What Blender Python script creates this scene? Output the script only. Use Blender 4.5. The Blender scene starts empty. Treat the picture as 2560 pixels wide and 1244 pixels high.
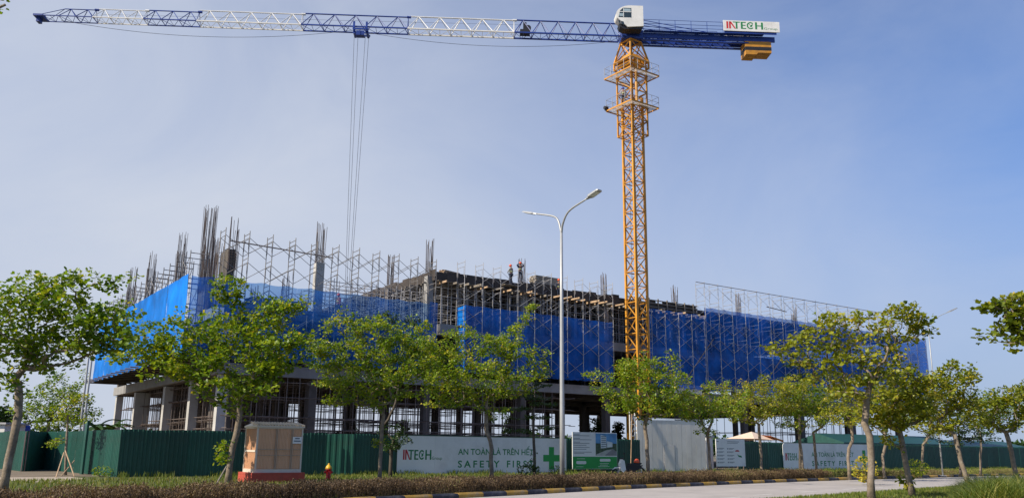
import bpy, bmesh, math, random
import numpy as np
from mathutils import Vector, Matrix
rnd = random.Random(7)
SC = bpy.context.scene
COL = SC.collection
PI = math.pi

# ------------------------------------------------------------------ camera
F_PX, PITCH, ROLL, EYE = 2150.0, math.atan(500/2150.0), 0.010, 1.6
cam_d = bpy.data.cameras.new('camera'); cam = bpy.data.objects.new('camera', cam_d); COL.objects.link(cam)
cam_d.sensor_width = 36.0; cam_d.lens = F_PX/2560*36; cam_d.clip_end = 6000; cam_d.clip_start = 0.1
cam.matrix_world = Matrix.Translation((0, 0, EYE)) @ Matrix.Rotation(PI/2+PITCH, 4, 'X') @ Matrix.Rotation(ROLL, 4, 'Z')
SC.camera = cam
# ------------------------------------------------------------------ light
SUN_DIR = Vector((-0.855, -0.51, 0)).normalized(); SUN_EL = math.radians(37)
sd = Vector((SUN_DIR.x*math.cos(SUN_EL), SUN_DIR.y*math.cos(SUN_EL), math.sin(SUN_EL)))
sun_l = bpy.data.lights.new('sun', 'SUN'); sun = bpy.data.objects.new('sun', sun_l); COL.objects.link(sun)
sun_l.energy = 5.0; sun_l.angle = math.radians(0.5); sun_l.color = (1.0, 0.90, 0.74)
sun.rotation_mode = 'QUATERNION'; sun.rotation_quaternion = sd.to_track_quat('Z', 'Y')
world = bpy.data.worlds.new('World'); SC.world = world; world.use_nodes = True
wn = world.node_tree; wn.nodes.clear()
def N(nt, t, **kw):
    n = nt.nodes.new(t)
    for k, v in kw.items(): setattr(n, k, v)
    return n
sky = N(wn, 'ShaderNodeTexSky'); sky.sky_type = 'NISHITA'; sky.sun_disc = False
sky.sun_elevation = SUN_EL; sky.sun_rotation = math.atan2(SUN_DIR.x, SUN_DIR.y)
sky.air_density = 1.0; sky.dust_density = 0.4; sky.ozone_density = 2.0; sky.altitude = 0
bg = N(wn, 'ShaderNodeBackground'); bg.inputs[1].default_value = 0.084
wo = N(wn, 'ShaderNodeOutputWorld')
# thin summer haze: pale toward the sun side and the horizon, everywhere round the sky
tc = N(wn, 'ShaderNodeTexCoord'); dp = N(wn, 'ShaderNodeVectorMath', operation='DOT_PRODUCT')
HZD = Vector((-0.93, 0.30, -0.22)).normalized(); dp.inputs[1].default_value = HZD
wn.links.new(tc.outputs['Generated'], dp.inputs[0])
mr = N(wn, 'ShaderNodeMapRange'); mr.inputs[1].default_value = -0.62; mr.inputs[2].default_value = 0.80
mr.inputs[3].default_value = 0.0; mr.inputs[4].default_value = 0.80; mr.interpolation_type = 'SMOOTHSTEP'
wn.links.new(dp.outputs['Value'], mr.inputs[0])
nz = N(wn, 'ShaderNodeTexNoise'); nz.inputs['Scale'].default_value = 1.9; nz.inputs['Detail'].default_value = 7; nz.inputs['Roughness'].default_value = .58; nz.inputs['Distortion'].default_value = .6
mpn = N(wn, 'ShaderNodeMapping'); mpn.inputs['Scale'].default_value = (1.2, 1, 2.0)
wn.links.new(tc.outputs['Generated'], mpn.inputs[0]); wn.links.new(mpn.outputs[0], nz.inputs[0])
ad = N(wn, 'ShaderNodeMath', operation='MULTIPLY_ADD'); ad.inputs[1].default_value = 0.75; ad.inputs[2].default_value = -0.375
wn.links.new(nz.outputs[0], ad.inputs[0])
sm = N(wn, 'ShaderNodeMath', operation='ADD', use_clamp=True)
wn.links.new(ad.outputs[0], sm.inputs[0]); wn.links.new(mr.outputs[0], sm.inputs[1])
tint = N(wn, 'ShaderNodeMix', data_type='RGBA', blend_type='MULTIPLY'); tint.inputs[0].default_value = 1
tint.inputs[7].default_value = (0.70, 1.02, 1.50, 1)
wn.links.new(sky.outputs[0], tint.inputs[6])
mx = N(wn, 'ShaderNodeMix', data_type='RGBA'); mx.inputs[7].default_value = (6.45, 6.9, 7.85, 1)
sx = N(wn, 'ShaderNodeSeparateXYZ'); wn.links.new(tc.outputs['Generated'], sx.inputs[0])
lo_ = N(wn, 'ShaderNodeMapRange'); lo_.inputs[1].default_value = 0.50; lo_.inputs[2].default_value = 0.02; lo_.inputs[3].default_value = 0; lo_.inputs[4].default_value = 0.85; lo_.interpolation_type = 'SMOOTHSTEP'
wn.links.new(sx.outputs[2], lo_.inputs[0])
m0 = N(wn, 'ShaderNodeMix', data_type='RGBA'); m0.inputs[7].default_value = (3.7, 4.45, 6.25, 1)
wn.links.new(lo_.outputs[0], m0.inputs[0]); wn.links.new(tint.outputs[2], m0.inputs[6])
wn.links.new(sm.outputs[0], mx.inputs[0]); wn.links.new(m0.outputs[2], mx.inputs[6])
wn.links.new(mx.outputs[2], bg.inputs[0]); wn.links.new(bg.outputs[0], wo.inputs[0])
SC.view_settings.view_transform = 'Standard'; SC.view_settings.look = 'None'
SC.view_settings.exposure = 0.25; SC.view_settings.gamma = 1; SC.view_settings.use_curve_mapping = False
SC.cycles.max_bounces = 6; SC.cycles.transparent_max_bounces = 24

# ------------------------------------------------------------------ geometry of the place
# two horizontal axes: A along the building front, B away from the road into the site
UA = Vector((0.819, 0.574, 0)).normalized(); VB = Vector((-UA.y, UA.x, 0)); ROT = math.atan2(UA.y, UA.x)
CP, SP = math.cos(PITCH), math.sin(PITCH)
_F = Vector((0, CP, SP)); _U0 = Vector((0, -SP, CP)); _R0 = Vector((1, 0, 0))
_R = _R0*math.cos(ROLL)+_U0*math.sin(ROLL); _U = _U0*math.cos(ROLL)-_R0*math.sin(ROLL)
def ray(x, y): return _F*F_PX+_R*(x-1280)+_U*(622-y)
def ground(x, y, z=0.0):
    d = ray(x, y); return Vector((0, 0, EYE))+d*((z-EYE)/d.z)
def at(x, y, Y):
    d = ray(x, y); return Vector((0, 0, EYE))+d*(Y/d.y)
def onB(x, y, b):      # point of a plane parallel to the building front -> (a, z)
    d = ray(x, y); P = Vector((0, 0, EYE))+d*(b/d.dot(VB)); return P.dot(UA), P.z
def W(a, b, z=0.0): return UA*a+VB*b+Vector((0, 0, z))

# ------------------------------------------------------------------ materials
MATS = {}
def mat(name, col, rough=0.7, metal=0.0, var=0.15, scale=3.0, bump=0.0, bscale=20.0, dirt=None, dirt_amt=0.5, spec=0.5, orand=0.05):
    if name in MATS: return MATS[name]
    m = bpy.data.materials.new(name); m.use_nodes = True; nt = m.node_tree; b = nt.nodes['Principled BSDF']
    b.inputs['Roughness'].default_value = rough; b.inputs['Metallic'].default_value = metal
    b.inputs['Specular IOR Level'].default_value = spec
    t = N(nt, 'ShaderNodeTexCoord'); n = N(nt, 'ShaderNodeTexNoise'); n.inputs['Scale'].default_value = scale; n.inputs['Detail'].default_value = 6
    nt.links.new(t.outputs['Object'], n.inputs[0])
    r = N(nt, 'ShaderNodeMapRange'); r.inputs[1].default_value = 0.3; r.inputs[2].default_value = 0.7
    r.inputs[3].default_value = 1-var; r.inputs[4].default_value = 1+var
    nt.links.new(n.outputs[0], r.inputs[0])
    mm = N(nt, 'ShaderNodeMix', data_type='RGBA', blend_type='MULTIPLY'); mm.inputs[0].default_value = 1
    mm.inputs[6].default_value = (*col, 1); nt.links.new(r.outputs[0], mm.inputs[7])
    oi = N(nt, 'ShaderNodeObjectInfo'); ro = N(nt, 'ShaderNodeMapRange'); ro.inputs[3].default_value = 1-orand; ro.inputs[4].default_value = 1+orand
    nt.links.new(oi.outputs['Random'], ro.inputs[0]); mo = N(nt, 'ShaderNodeMix', data_type='RGBA', blend_type='MULTIPLY'); mo.inputs[0].default_value = 1
    nt.links.new(mm.outputs[2], mo.inputs[6]); nt.links.new(ro.outputs[0], mo.inputs[7])
    out = mo.outputs[2]
    if dirt is not None:
        n2 = N(nt, 'ShaderNodeTexNoise'); n2.inputs['Scale'].default_value = scale*0.45; n2.inputs['Detail'].default_value = 8; n2.inputs['Roughness'].default_value = 0.7
        nt.links.new(t.outputs['Object'], n2.inputs[0])
        r2 = N(nt, 'ShaderNodeMapRange'); r2.inputs[1].default_value = 0.5; r2.inputs[2].default_value = 0.68; r2.inputs[4].default_value = dirt_amt
        nt.links.new(n2.outputs[0], r2.inputs[0])
        m2 = N(nt, 'ShaderNodeMix', data_type='RGBA'); m2.inputs[7].default_value = (*dirt, 1)
        nt.links.new(r2.outputs[0], m2.inputs[0]); nt.links.new(out, m2.inputs[6]); out = m2.outputs[2]
    nt.links.new(out, b.inputs['Base Color'])
    if bump:
        n3 = N(nt, 'ShaderNodeTexNoise'); n3.inputs['Scale'].default_value = bscale; n3.inputs['Detail'].default_value = 4
        nt.links.new(t.outputs['Object'], n3.inputs[0])
        bp = N(nt, 'ShaderNodeBump'); bp.inputs['Strength'].default_value = bump; bp.inputs['Distance'].default_value = 0.02
        nt.links.new(n3.outputs[0], bp.inputs['Height']); nt.links.new(bp.outputs[0], b.inputs['Normal'])
    MATS[name] = m; return m
def leaf_mat(name, ramp, trans=0.35, rough=0.42):
    m = bpy.data.materials.new(name); m.use_nodes = True; nt = m.node_tree; b = nt.nodes['Principled BSDF']; o = nt.nodes['Material Output']
    at_ = N(nt, 'ShaderNodeAttribute'); at_.attribute_name = 'tone'
    cr = N(nt, 'ShaderNodeValToRGB'); cr.color_ramp.elements[0].position = ramp[0][0]; cr.color_ramp.elements[0].color = (*ramp[0][1], 1)
    cr.color_ramp.elements[1].position = ramp[-1][0]; cr.color_ramp.elements[1].color = (*ramp[-1][1], 1)
    for p_, c_ in ramp[1:-1]:
        e = cr.color_ramp.elements.new(p_); e.color = (*c_, 1)
    oi = N(nt, 'ShaderNodeObjectInfo')
    nt.links.new(at_.outputs['Fac'], cr.inputs[0]); nt.links.new(cr.outputs[0], b.inputs['Base Color'])
    b.inputs['Roughness'].default_value = rough; b.inputs['Specular IOR Level'].default_value = 0.4
    tr = N(nt, 'ShaderNodeBsdfTranslucent'); g = N(nt, 'ShaderNodeMix', data_type='RGBA', blend_type='MULTIPLY'); g.inputs[0].default_value = 1
    g.inputs[7].default_value = (1.5, 1.35, 0.55, 1); nt.links.new(cr.outputs[0], g.inputs[6]); nt.links.new(g.outputs[2], tr.inputs[0])
    ms = N(nt, 'ShaderNodeMixShader'); ms.inputs[0].default_value = trans
    nt.links.new(b.outputs[0], ms.inputs[1]); nt.links.new(tr.outputs[0], ms.inputs[2]); nt.links.new(ms.outputs[0], o.inputs[0])
    return m
def net_mat(name, col, tfac, thru=(0.80, 0.88, 1.0, 1)):
    m = bpy.data.materials.new(name); m.use_nodes = True; nt = m.node_tree; b = nt.nodes['Principled BSDF']; o = nt.nodes['Material Output']
    b.inputs['Roughness'].default_value = 0.6; b.inputs['Specular IOR Level'].default_value = 0.25
    t = N(nt, 'ShaderNodeTexCoord'); n = N(nt, 'ShaderNodeTexNoise'); n.inputs['Scale'].default_value = 0.9; n.inputs['Detail'].default_value = 6
    mp = N(nt, 'ShaderNodeMapping'); mp.inputs['Scale'].default_value = (.8, .8, 0.7)
    nt.links.new(t.outputs['Object'], mp.inputs[0]); nt.links.new(mp.outputs[0], n.inputs[0])
    mm = N(nt, 'ShaderNodeMix', data_type='RGBA', blend_type='MULTIPLY'); mm.inputs[0].default_value = 1; mm.inputs[6].default_value = (*col, 1)
    r = N(nt, 'ShaderNodeMapRange'); r.inputs[1].default_value = .3; r.inputs[2].default_value = .7; r.inputs[3].default_value = .68; r.inputs[4].default_value = 1.3
    nt.links.new(n.outputs[0], r.inputs[0]); nt.links.new(r.outputs[0], mm.inputs[7]); nt.links.new(mm.outputs[2], b.inputs['Base Color'])
    tl = N(nt, 'ShaderNodeBsdfTranslucent'); nt.links.new(mm.outputs[2], tl.inputs[0])
    ms = N(nt, 'ShaderNodeMixShader'); ms.inputs[0].default_value = 0.35
    nt.links.new(b.outputs[0], ms.inputs[1]); nt.links.new(tl.outputs[0], ms.inputs[2])
    oi = N(nt, 'ShaderNodeObjectInfo'); ro = N(nt, 'ShaderNodeMapRange'); ro.inputs[3].default_value = .80; ro.inputs[4].default_value = 1.12
    nt.links.new(oi.outputs['Random'], ro.inputs[0]); mo = N(nt, 'ShaderNodeMix', data_type='RGBA', blend_type='MULTIPLY'); mo.inputs[0].default_value = 1
    nt.links.new(mm.outputs[2], mo.inputs[6]); nt.links.new(ro.outputs[0], mo.inputs[7]); nt.links.new(mo.outputs[2], b.inputs['Base Color']); nt.links.new(mo.outputs[2], tl.inputs[0])
    tp = N(nt, 'ShaderNodeBsdfTransparent'); tp.inputs[0].default_value = thru
    r2 = N(nt, 'ShaderNodeMapRange'); r2.inputs[1].default_value = .3; r2.inputs[2].default_value = .7; r2.inputs[3].default_value = tfac*1.2; r2.inputs[4].default_value = tfac*.8
    nt.links.new(n.outputs[0], r2.inputs[0])
    m2 = N(nt, 'ShaderNodeMixShader'); nt.links.new(r2.outputs[0], m2.inputs[0]); nt.links.new(ms.outputs[0], m2.inputs[1]); nt.links.new(tp.outputs[0], m2.inputs[2])
    nt.links.new(m2.outputs[0], o.inputs[0]); return m

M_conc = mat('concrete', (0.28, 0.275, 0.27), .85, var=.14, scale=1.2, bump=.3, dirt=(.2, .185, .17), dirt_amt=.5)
M_concd = mat('shaded_concrete', (0.115, 0.10, 0.092), .9, var=.2, scale=1.5, bump=.3, dirt=(.06, .052, .048), dirt_amt=.6)  # darker copy of the concrete, interior shade put into its colour
M_steel = mat('galvanised_tube', (0.46, 0.45, 0.45), .5, .25, var=.22, scale=2.0, dirt=(.24, .17, .13), dirt_amt=.5)
M_tubed = mat('weathered_tube', (0.19, 0.155, 0.14), .7, .1, var=.3, scale=1.2, dirt=(.12, .07, .05), dirt_amt=.6)
M_rebar = mat('rusty_rebar', (0.15, 0.115, 0.10), .8, .2, var=.25, scale=3)
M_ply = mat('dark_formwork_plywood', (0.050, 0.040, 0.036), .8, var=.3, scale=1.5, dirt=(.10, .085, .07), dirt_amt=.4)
M_wood = mat('raw_timber', (0.42, 0.29, 0.18), .8, var=.25, scale=3)
M_woodg = mat('grey_timber', (0.22, 0.19, 0.155), .85, var=.3, scale=2)
M_yel = mat('crane_yellow_paint', (0.60, 0.27, 0.025), .5, var=.18, scale=1.8, dirt=(.30, .155, .05), dirt_amt=.75, orand=.1)
M_blue = mat('crane_blue_paint', (0.018, 0.05, 0.27), .4, var=.18, scale=1.5, dirt=(.02, .03, .09), dirt_amt=.5)
M_white = mat('white_paint', (0.78, 0.77, 0.74), .45, var=.05, scale=2, dirt=(.5, .47, .42), dirt_amt=.4)
M_black = mat('black_paint', (0.018, 0.018, 0.022), .55, var=.2)
M_cable = mat('steel_cable', (0.10, 0.10, 0.11), .5, .4)
M_glass = mat('dark_glass', (0.03, 0.045, 0.05), .08, var=.1, spec=.8)
M_grey = mat('light_grey_glass', (0.35, 0.45, 0.50), .15, var=.1)
M_green = mat('green_sheet_metal', (0.009, 0.078, 0.058), .42, .1, var=.16, scale=.8, dirt=(.03, .062, .048), dirt_amt=.7, orand=.2)
M_signw = mat('sign_white_sheet', (0.84, 0.84, 0.82), .5, var=.04, scale=.6, dirt=(.52, .51, .49), dirt_amt=.5)
M_gprint = mat('green_print', (0.02, 0.22, 0.075), .6, var=.05)
M_rprint = mat('red_print', (0.55, 0.03, 0.035), .6, var=.05)
M_cross = mat('green_cross_print', (0.02, 0.33, 0.07), .6, var=.05)
M_dprint = mat('grey_print', (0.12, 0.14, 0.17), .7, var=.05)
M_lprint = mat('white_print', (0.75, 0.78, 0.75), .7, var=.05)
M_gate = mat('white_gate_sheet', (0.78, 0.745, 0.68), .5, var=.05, scale=.8, dirt=(.58, .53, .47), dirt_amt=.5)
M_galv = mat('lamp_post_galvanised', (0.40, 0.41, 0.42), .5, .35, var=.1, scale=1.5)
M_cabw = mat('cabinet_white_frame', (0.62, 0.55, 0.46), .5, var=.06, dirt=(.45, .4, .34), dirt_amt=.3)
M_cabt = mat('cabinet_tan_louvre', (0.70, 0.42, 0.25), .55, var=.08, scale=2)
M_brick = mat('red_painted_plinth', (0.42, 0.065, 0.04), .7, var=.15, scale=3, bump=.3, dirt=(.25, .06, .04), dirt_amt=.5)
M_hred = mat('hydrant_red', (0.5, 0.015, 0.02), .35, var=.1)
M_hyel = mat('hydrant_yellow', (0.75, 0.42, 0.02), .4, var=.1)
M_kyel = mat('kerb_yellow', (0.40, 0.235, 0.035), .75, var=.2, scale=4, dirt=(.24, .2, .15), dirt_amt=.75, bump=.3, orand=.18)
M_kblk = mat('kerb_black', (0.022, 0.024, 0.040), .7, var=.3, scale=4, dirt=(.16, .15, .14), dirt_amt=.5, bump=.3, orand=.25)
M_asph = mat('pale_asphalt', (0.42, 0.385, 0.365), .9, var=.09, scale=.7, bump=.4, bscale=60, dirt=(.29, .27, .255), dirt_amt=.7)
M_mark = mat('road_marking', (0.72, 0.71, 0.68), .7, var=.08, scale=3, dirt=(.45, .44, .43), dirt_amt=.4)
M_lawn = mat('lawn_soil', (0.075, 0.085, 0.022), .95, var=.35, scale=1.3, dirt=(.16, .11, .055), dirt_amt=.6)
M_soil = mat('field_soil', (0.11, 0.10, 0.055), .95, var=.3, scale=.2, dirt=(.07, .09, .03), dirt_amt=.7)
M_pave = mat('path_concrete', (0.40, 0.33, 0.26), .9, var=.12, scale=1.5, dirt=(.28, .22, .16), dirt_amt=.5)
M_bark = mat('tree_bark', (0.21, 0.165, 0.12), .9, var=.35, scale=6, bump=.7, bscale=25, dirt=(.36, .32, .27), dirt_amt=.6)
M_bark2 = mat('tree_bark_dark', (0.085, 0.07, 0.055), .9, var=.35, scale=6, bump=.7, bscale=25)
M_troof = mat('green_roof_sheet', (0.018, 0.075, 0.068), .5, var=.15)
M_canvas = mat('cream_canvas', (0.72, 0.56, 0.44), .8, var=.06)
M_orange = mat('orange_canvas', (0.75, 0.24, 0.04), .7, var=.08)
M_helm = mat('orange_helmet', (0.75, 0.10, 0.03), .35, var=.05)
M_skin = mat('skin', (0.30, 0.16, 0.10), .6, var=.08)
M_jean = mat('dark_trousers', (0.035, 0.045, 0.075), .85, var=.2, scale=8)
M_shirtg = mat('grey_shirt', (0.32, 0.31, 0.31), .85, var=.15, scale=8)
M_shirtn = mat('navy_shirt', (0.035, 0.05, 0.10), .85, var=.15, scale=8)
M_hivis = mat('reflective_strip', (0.6, 0.62, 0.25), .5, var=.05)
M_rubber = mat('black_rubber', (0.02, 0.02, 0.02), .8, var=.2)
M_tank = mat('blue_tank_plastic', (0.03, 0.08, 0.45), .4, var=.08)
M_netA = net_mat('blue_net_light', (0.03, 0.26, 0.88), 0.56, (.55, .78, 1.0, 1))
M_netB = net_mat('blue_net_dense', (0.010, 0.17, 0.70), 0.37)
M_netL = net_mat('blue_net_lit_side', (0.002, 0.24, 0.88), 0.03)  # brighter, nearly opaque net copy with the sunlight put into its colour
LEAF = leaf_mat('round_leaf', [(0, (.046, .105, .010)), (.4, (.15, .26, .018)), (.75, (.33, .385, .03)), (1, (.58, .48, .065))], .42)
LEAFY = leaf_mat('yellowing_leaf', [(0, (.058, .105, .012)), (.4, (.185, .235, .018)), (.75, (.37, .37, .032)), (1, (.58, .45, .06))], .42)
LEAFD = leaf_mat('dark_leaf', [(0, (.012, .035, .008)), (.6, (.035, .08, .014)), (1, (.08, .13, .02))], .2)
GRASS = leaf_mat('grass_blade', [(0, (.06, .10, .015)), (.5, (.14, .19, .025)), (1, (.34, .29, .09))], .3, .6)
REED = leaf_mat('reed_blade', [(0, (.045, .085, .012)), (.5, (.13, .19, .025)), (1, (.42, .38, .11))], .35, .5)
HEDGE = leaf_mat('hedge_leaf', [(0, (.050, .034, .022)), (.4, (.135, .088, .052)), (.70, (.235, .165, .085)), (.85, (.17, .18, .05)), (1, (.25, .28, .06))], .2, .7)

# ------------------------------------------------------------------ mesh building helpers
class MB:
    def __init__(s): s.v = []; s.f = []
    def quad(s, *p):
        n = len(s.v); s.v += [tuple(q) for q in p]; s.f.append(tuple(range(n, n+len(p)))); return s
    def box(s, x0, x1, y0, y1, z0, z1):
        n = len(s.v)
        s.v += [(x0,y0,z0),(x1,y0,z0),(x1,y1,z0),(x0,y1,z0),(x0,y0,z1),(x1,y0,z1),(x1,y1,z1),(x0,y1,z1)]
        s.f += [(n+a, n+b, n+c, n+d) for a, b, c, d in ((0,3,2,1),(4,5,6,7),(0,1,5,4),(1,2,6,5),(2,3,7,6),(3,0,4,7))]; return s
    def bar(s, p, q, w, h=None):      # square bar between two points
        h = h or w; return s.tube(p, q, w*.7071, 4, r2=None, off=PI/4)
    def tube(s, p, q, r, n=4, r2=None, off=0.0, cap=True):
        p = Vector(p); q = Vector(q); d = q-p
        if d.length < 1e-6: return s
        d.normalize(); u = d.orthogonal().normalized() if abs(d.z) > .99 else d.cross(Vector((0,0,1))).normalized(); w = d.cross(u)
        r2 = r if r2 is None else r2; k = len(s.v)
        for c, rr in ((p, r), (q, r2)):
            for i in range(n):
                a = off+2*PI*i/n; s.v.append(tuple(c+u*(math.cos(a)*rr)+w*(math.sin(a)*rr)))
        for i in range(n):
            j = (i+1) % n; s.f.append((k+i, k+n+i, k+n+j, k+j))
        if cap: s.f.append(tuple(k+i for i in range(n))); s.f.append(tuple(k+n+i for i in reversed(range(n))))
        return s
    def path(s, pts, rad, n=5):
        pts = [Vector(p) for p in pts]; k0 = len(s.v); m = len(pts); ref = Vector((0.31, 0.17, 0.93)).normalized()
        for i, p in enumerate(pts):
            d = (pts[min(i+1, m-1)]-pts[max(i-1, 0)]).normalized()
            u = d.cross(Vector((1, 0, 0)) if abs(d.x) < .8 else Vector((0, 1, 0))).normalized(); w = d.cross(u)
            r = rad[i] if hasattr(rad, '__len__') else rad
            for j in range(n):
                a = 2*PI*j/n; s.v.append(tuple(p+u*math.cos(a)*r+w*math.sin(a)*r))
        for i in range(m-1):
            for j in range(n):
                a = k0+i*n+j; b_ = k0+i*n+(j+1) % n; s.f.append((a, b_, b_+n, a+n))
        s.f.append(tuple(k0+j for j in reversed(range(n)))); s.f.append(tuple(k0+(m-1)*n+j for j in range(n)))
        return s
    def prism(s, pts, y0, y1):        # outline in the x-z plane extruded along y
        n = len(pts); k = len(s.v)
        s.v += [(x, y0, z) for x, z in pts]+[(x, y1, z) for x, z in pts]
        s.f.append(tuple(range(k, k+n))); s.f.append(tuple(k+n+i for i in reversed(range(n))))
        for i in range(n):
            j = (i+1) % n; s.f.append((k+i, k+n+i, k+n+j, k+j))
        return s
    def lathe(s, prof, n=16, c=(0, 0)):
        k = len(s.v); m = len(prof)
        for r, z in prof:
            for i in range(n):
                a = 2*PI*i/n; s.v.append((c[0]+math.cos(a)*r, c[1]+math.sin(a)*r, z))
        for i in range(m-1):
            for j in range(n):
                j2 = (j+1) % n; s.f.append((k+i*n+j, k+i*n+j2, k+(i+1)*n+j2, k+(i+1)*n+j))
        s.f.append(tuple(k+j for j in reversed(range(n)))); s.f.append(tuple(k+(m-1)*n+j for j in range(n)))
        return s
    def mesh(s, name, m=None):
        me = bpy.data.meshes.new(name); me.from_pydata([tuple(v) for v in s.v], [], s.f); me.validate()
        if m: me.materials.append(m)
        return me
def link(name, data, parent=None, loc=(0,0,0), rot=(0,0,0), sc=None):
    o = bpy.data.objects.new(name, data); COL.objects.link(o); o.location = loc; o.rotation_euler = rot
    if sc: o.scale = sc
    if parent: o.parent = parent
    return o
def part(name, mb, m, parent, loc=(0,0,0), rot=(0,0,0), smooth=False, label=None, kind=None):
    me = mb.mesh(name, m) if isinstance(mb, MB) else mb
    if smooth:
        me.polygons.foreach_set('use_smooth', [True]*len(me.polygons))
    o = link(name, me, parent, loc, rot)
    if label: o['label'] = label
    if kind: o['kind'] = kind
    return o
def thing(name, label, cat, loc=(0,0,0), rz=0.0, group=None):
    o = link(name, None, None, loc, (0, 0, rz)); o['label'] = label; o['category'] = cat; o.empty_display_size = .3
    if group: o['group'] = group
    return o
def tag(o, label, cat, group=None, kind=None):
    o['label'] = label; o['category'] = cat
    if group: o['group'] = group
    if kind: o['kind'] = kind
    return o
def struct(o): o['kind'] = 'structure'; return o
def fast_mesh(name, verts, faces_n, loops, m, tone=None):
    """verts (n,3); loops flat index array; faces_n vertices per face"""
    me = bpy.data.meshes.new(name); nv = len(verts); nl = len(loops); nf = nl//faces_n
    me.vertices.add(nv); me.vertices.foreach_set('co', verts.astype(np.float32).ravel())
    me.loops.add(nl); me.loops.foreach_set('vertex_index', loops.astype(np.int32))
    me.polygons.add(nf); me.polygons.foreach_set('loop_start', np.arange(0, nl, faces_n, dtype=np.int32))
    if tone is not None:
        at_ = me.attributes.new('tone', 'FLOAT', 'POINT'); at_.data.foreach_set('value', tone.astype(np.float32))
    me.materials.append(m); me.update(calc_edges=True); me.validate(); return me

# ------------------------------------------------------------------ text and the company mark
def text_on(body, x0, x1, z0, z1, y, m, parent, name='lettering', bold=0.0, spacing=1.0, th=.003):
    cu = bpy.data.curves.new('t', 'FONT'); cu.body = body; cu.size = 1; cu.offset = bold; cu.space_character = spacing; cu.resolution_u = 3
    to = bpy.data.objects.new('t', cu); COL.objects.link(to); bpy.context.view_layer.update()
    dg = bpy.context.evaluated_depsgraph_get(); me = bpy.data.meshes.new_from_object(to.evaluated_get(dg), depsgraph=dg)
    bpy.data.objects.remove(to); bpy.data.curves.remove(cu)
    n = len(me.vertices); co = np.zeros(n*3, dtype=np.float32); me.vertices.foreach_get('co', co); co = co.reshape(-1, 3)
    mn = co.min(0); mxx = co.max(0); out = np.zeros_like(co)
    out[:, 0] = x0+(co[:, 0]-mn[0])/(mxx[0]-mn[0])*(x1-x0); out[:, 2] = z0+(co[:, 1]-mn[1])/(mxx[1]-mn[1])*(z1-z0); out[:, 1] = y
    me.vertices.foreach_set('co', out.ravel()); me.materials.clear(); me.materials.append(m); me.name = name; me.update()
    return link(name, me, parent)
def company_mark(x0, x1, z0, z1, y, parent):
    """IN in red, TECH in green with a small figure inside the C, then a light Group"""
    w = x1-x0; h = z1-z0; X = lambda t: x0+w*t; Z = lambda t: z0+h*t
    def P(m, *polys):
        mb = MB()
        for pl in polys: mb.quad(*[(X(a), y, Z(b)) for a, b in pl])
        return part('letter', mb, m, parent)
    def R(a0, a1, b0, b1): return [(a0, b0), (a1, b0), (a1, b1), (a0, b1)]
    P(M_rprint, R(.004, .040, 0, 1))
    P(M_rprint, R(.055, .090, 0, 1), [(.060, 1), (.160, 0), (.190, 0), (.098, 1)])
    P(M_gprint, [(.125, 1), (.270, 1), (.270, .86), (.138, .86)], R(.186, .220, 0, .86))
    P(M_gprint, R(.285, .322, 0, 1), R(.322, .385, .86, 1), R(.322, .378, .44, .57), R(.322, .388, 0, .14))
    g = []; n = 14
    for i in range(n):
        a0 = math.radians(42+276*i/n); a1 = math.radians(42+276*(i+1)/n)
        g.append([(.475+.075*math.cos(a0), .5+.5*math.sin(a0)), (.475+.075*math.cos(a1), .5+.5*math.sin(a1)),
                  (.475+.049*math.cos(a1), .5+.34*math.sin(a1)), (.475+.049*math.cos(a0), .5+.34*math.sin(a0))])
    P(M_gprint, *g)
    P(M_gprint, [(.440, .72), (.456, .72), (.475, .55), (.520, .74), (.510, .42), (.487, .30), (.466, .30), (.470, .52)])
    P(M_gprint, R(.565, .603, 0, 1), R(.603, .682, .43, .57), R(.682, .720, 0, 1))
    text_on('Group', X(.735), X(1.0), Z(-.08), Z(.32), y, M_gprint, parent)

# ================================================================== SETTING
def sheet(name, pts, z, m):
    mb = MB().quad(*[(p[0], p[1], z) for p in pts]); return struct(part(name, mb, m, None))
sheet('ground', [(-2500, -600), (3000, -600), (3000, 4000), (-2500, 4000)], 0.0, M_soil)
# kerb line of the far side of the road (curves away to the right)
KN = [(-24.5, 3.5), (-17.2, 11.5), (-9.6, 20.2), (-3.15, 28.06), (.58, 32.36), (3.67, 36.3), (7.6, 40.7), (13.8, 47.2), (18.6, 51.8), (28.3, 60.2), (38.9, 68.6), (52, 77.5), (70, 88)]
def spline(pts, step):
    out = []; P = [Vector((*p, 0)) for p in pts]; P = [P[0]*2-P[1]]+P+[P[-1]*2-P[-2]]
    for i in range(1, len(P)-2):
        for k in range(20):
            t = k/20; a, b, c, d = P[i-1], P[i], P[i+1], P[i+2]
            out.append(.5*((2*b)+(-a+c)*t+(2*a-5*b+4*c-d)*t*t+(-a+3*b-3*c+d)*t**3))
    out.append(P[-2]); res = [out[0]]; acc = 0
    for p, q in zip(out[:-1], out[1:]):
        L = (q-p).length; d = 0
        while acc+(L-d) >= step:
            d += step-acc; acc = 0; res.append(p+(q-p)*(d/L))
        acc += L-d
    return res
KL = spline(KN, 1.2)
def normal_at(L, i):
    t = (L[min(i+1, len(L)-1)]-L[max(i-1, 0)]).normalized(); return Vector((-t.y, t.x, 0))
KN_ = [normal_at(KL, i) for i in range(len(KL))]
def ribbon(name, L, NS, d0, d1, z, m, zc=None):
    mb = MB()
    for i in range(len(L)-1):
        a, b = L[i]+NS[i]*d0, L[i+1]+NS[i+1]*d0; c, d = L[i+1]+NS[i+1]*d1, L[i]+NS[i]*d1
        mb.quad((a.x, a.y, z), (b.x, b.y, z), (c.x, c.y, z), (d.x, d.y, z))
    return part(name, mb, m, None)
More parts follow.
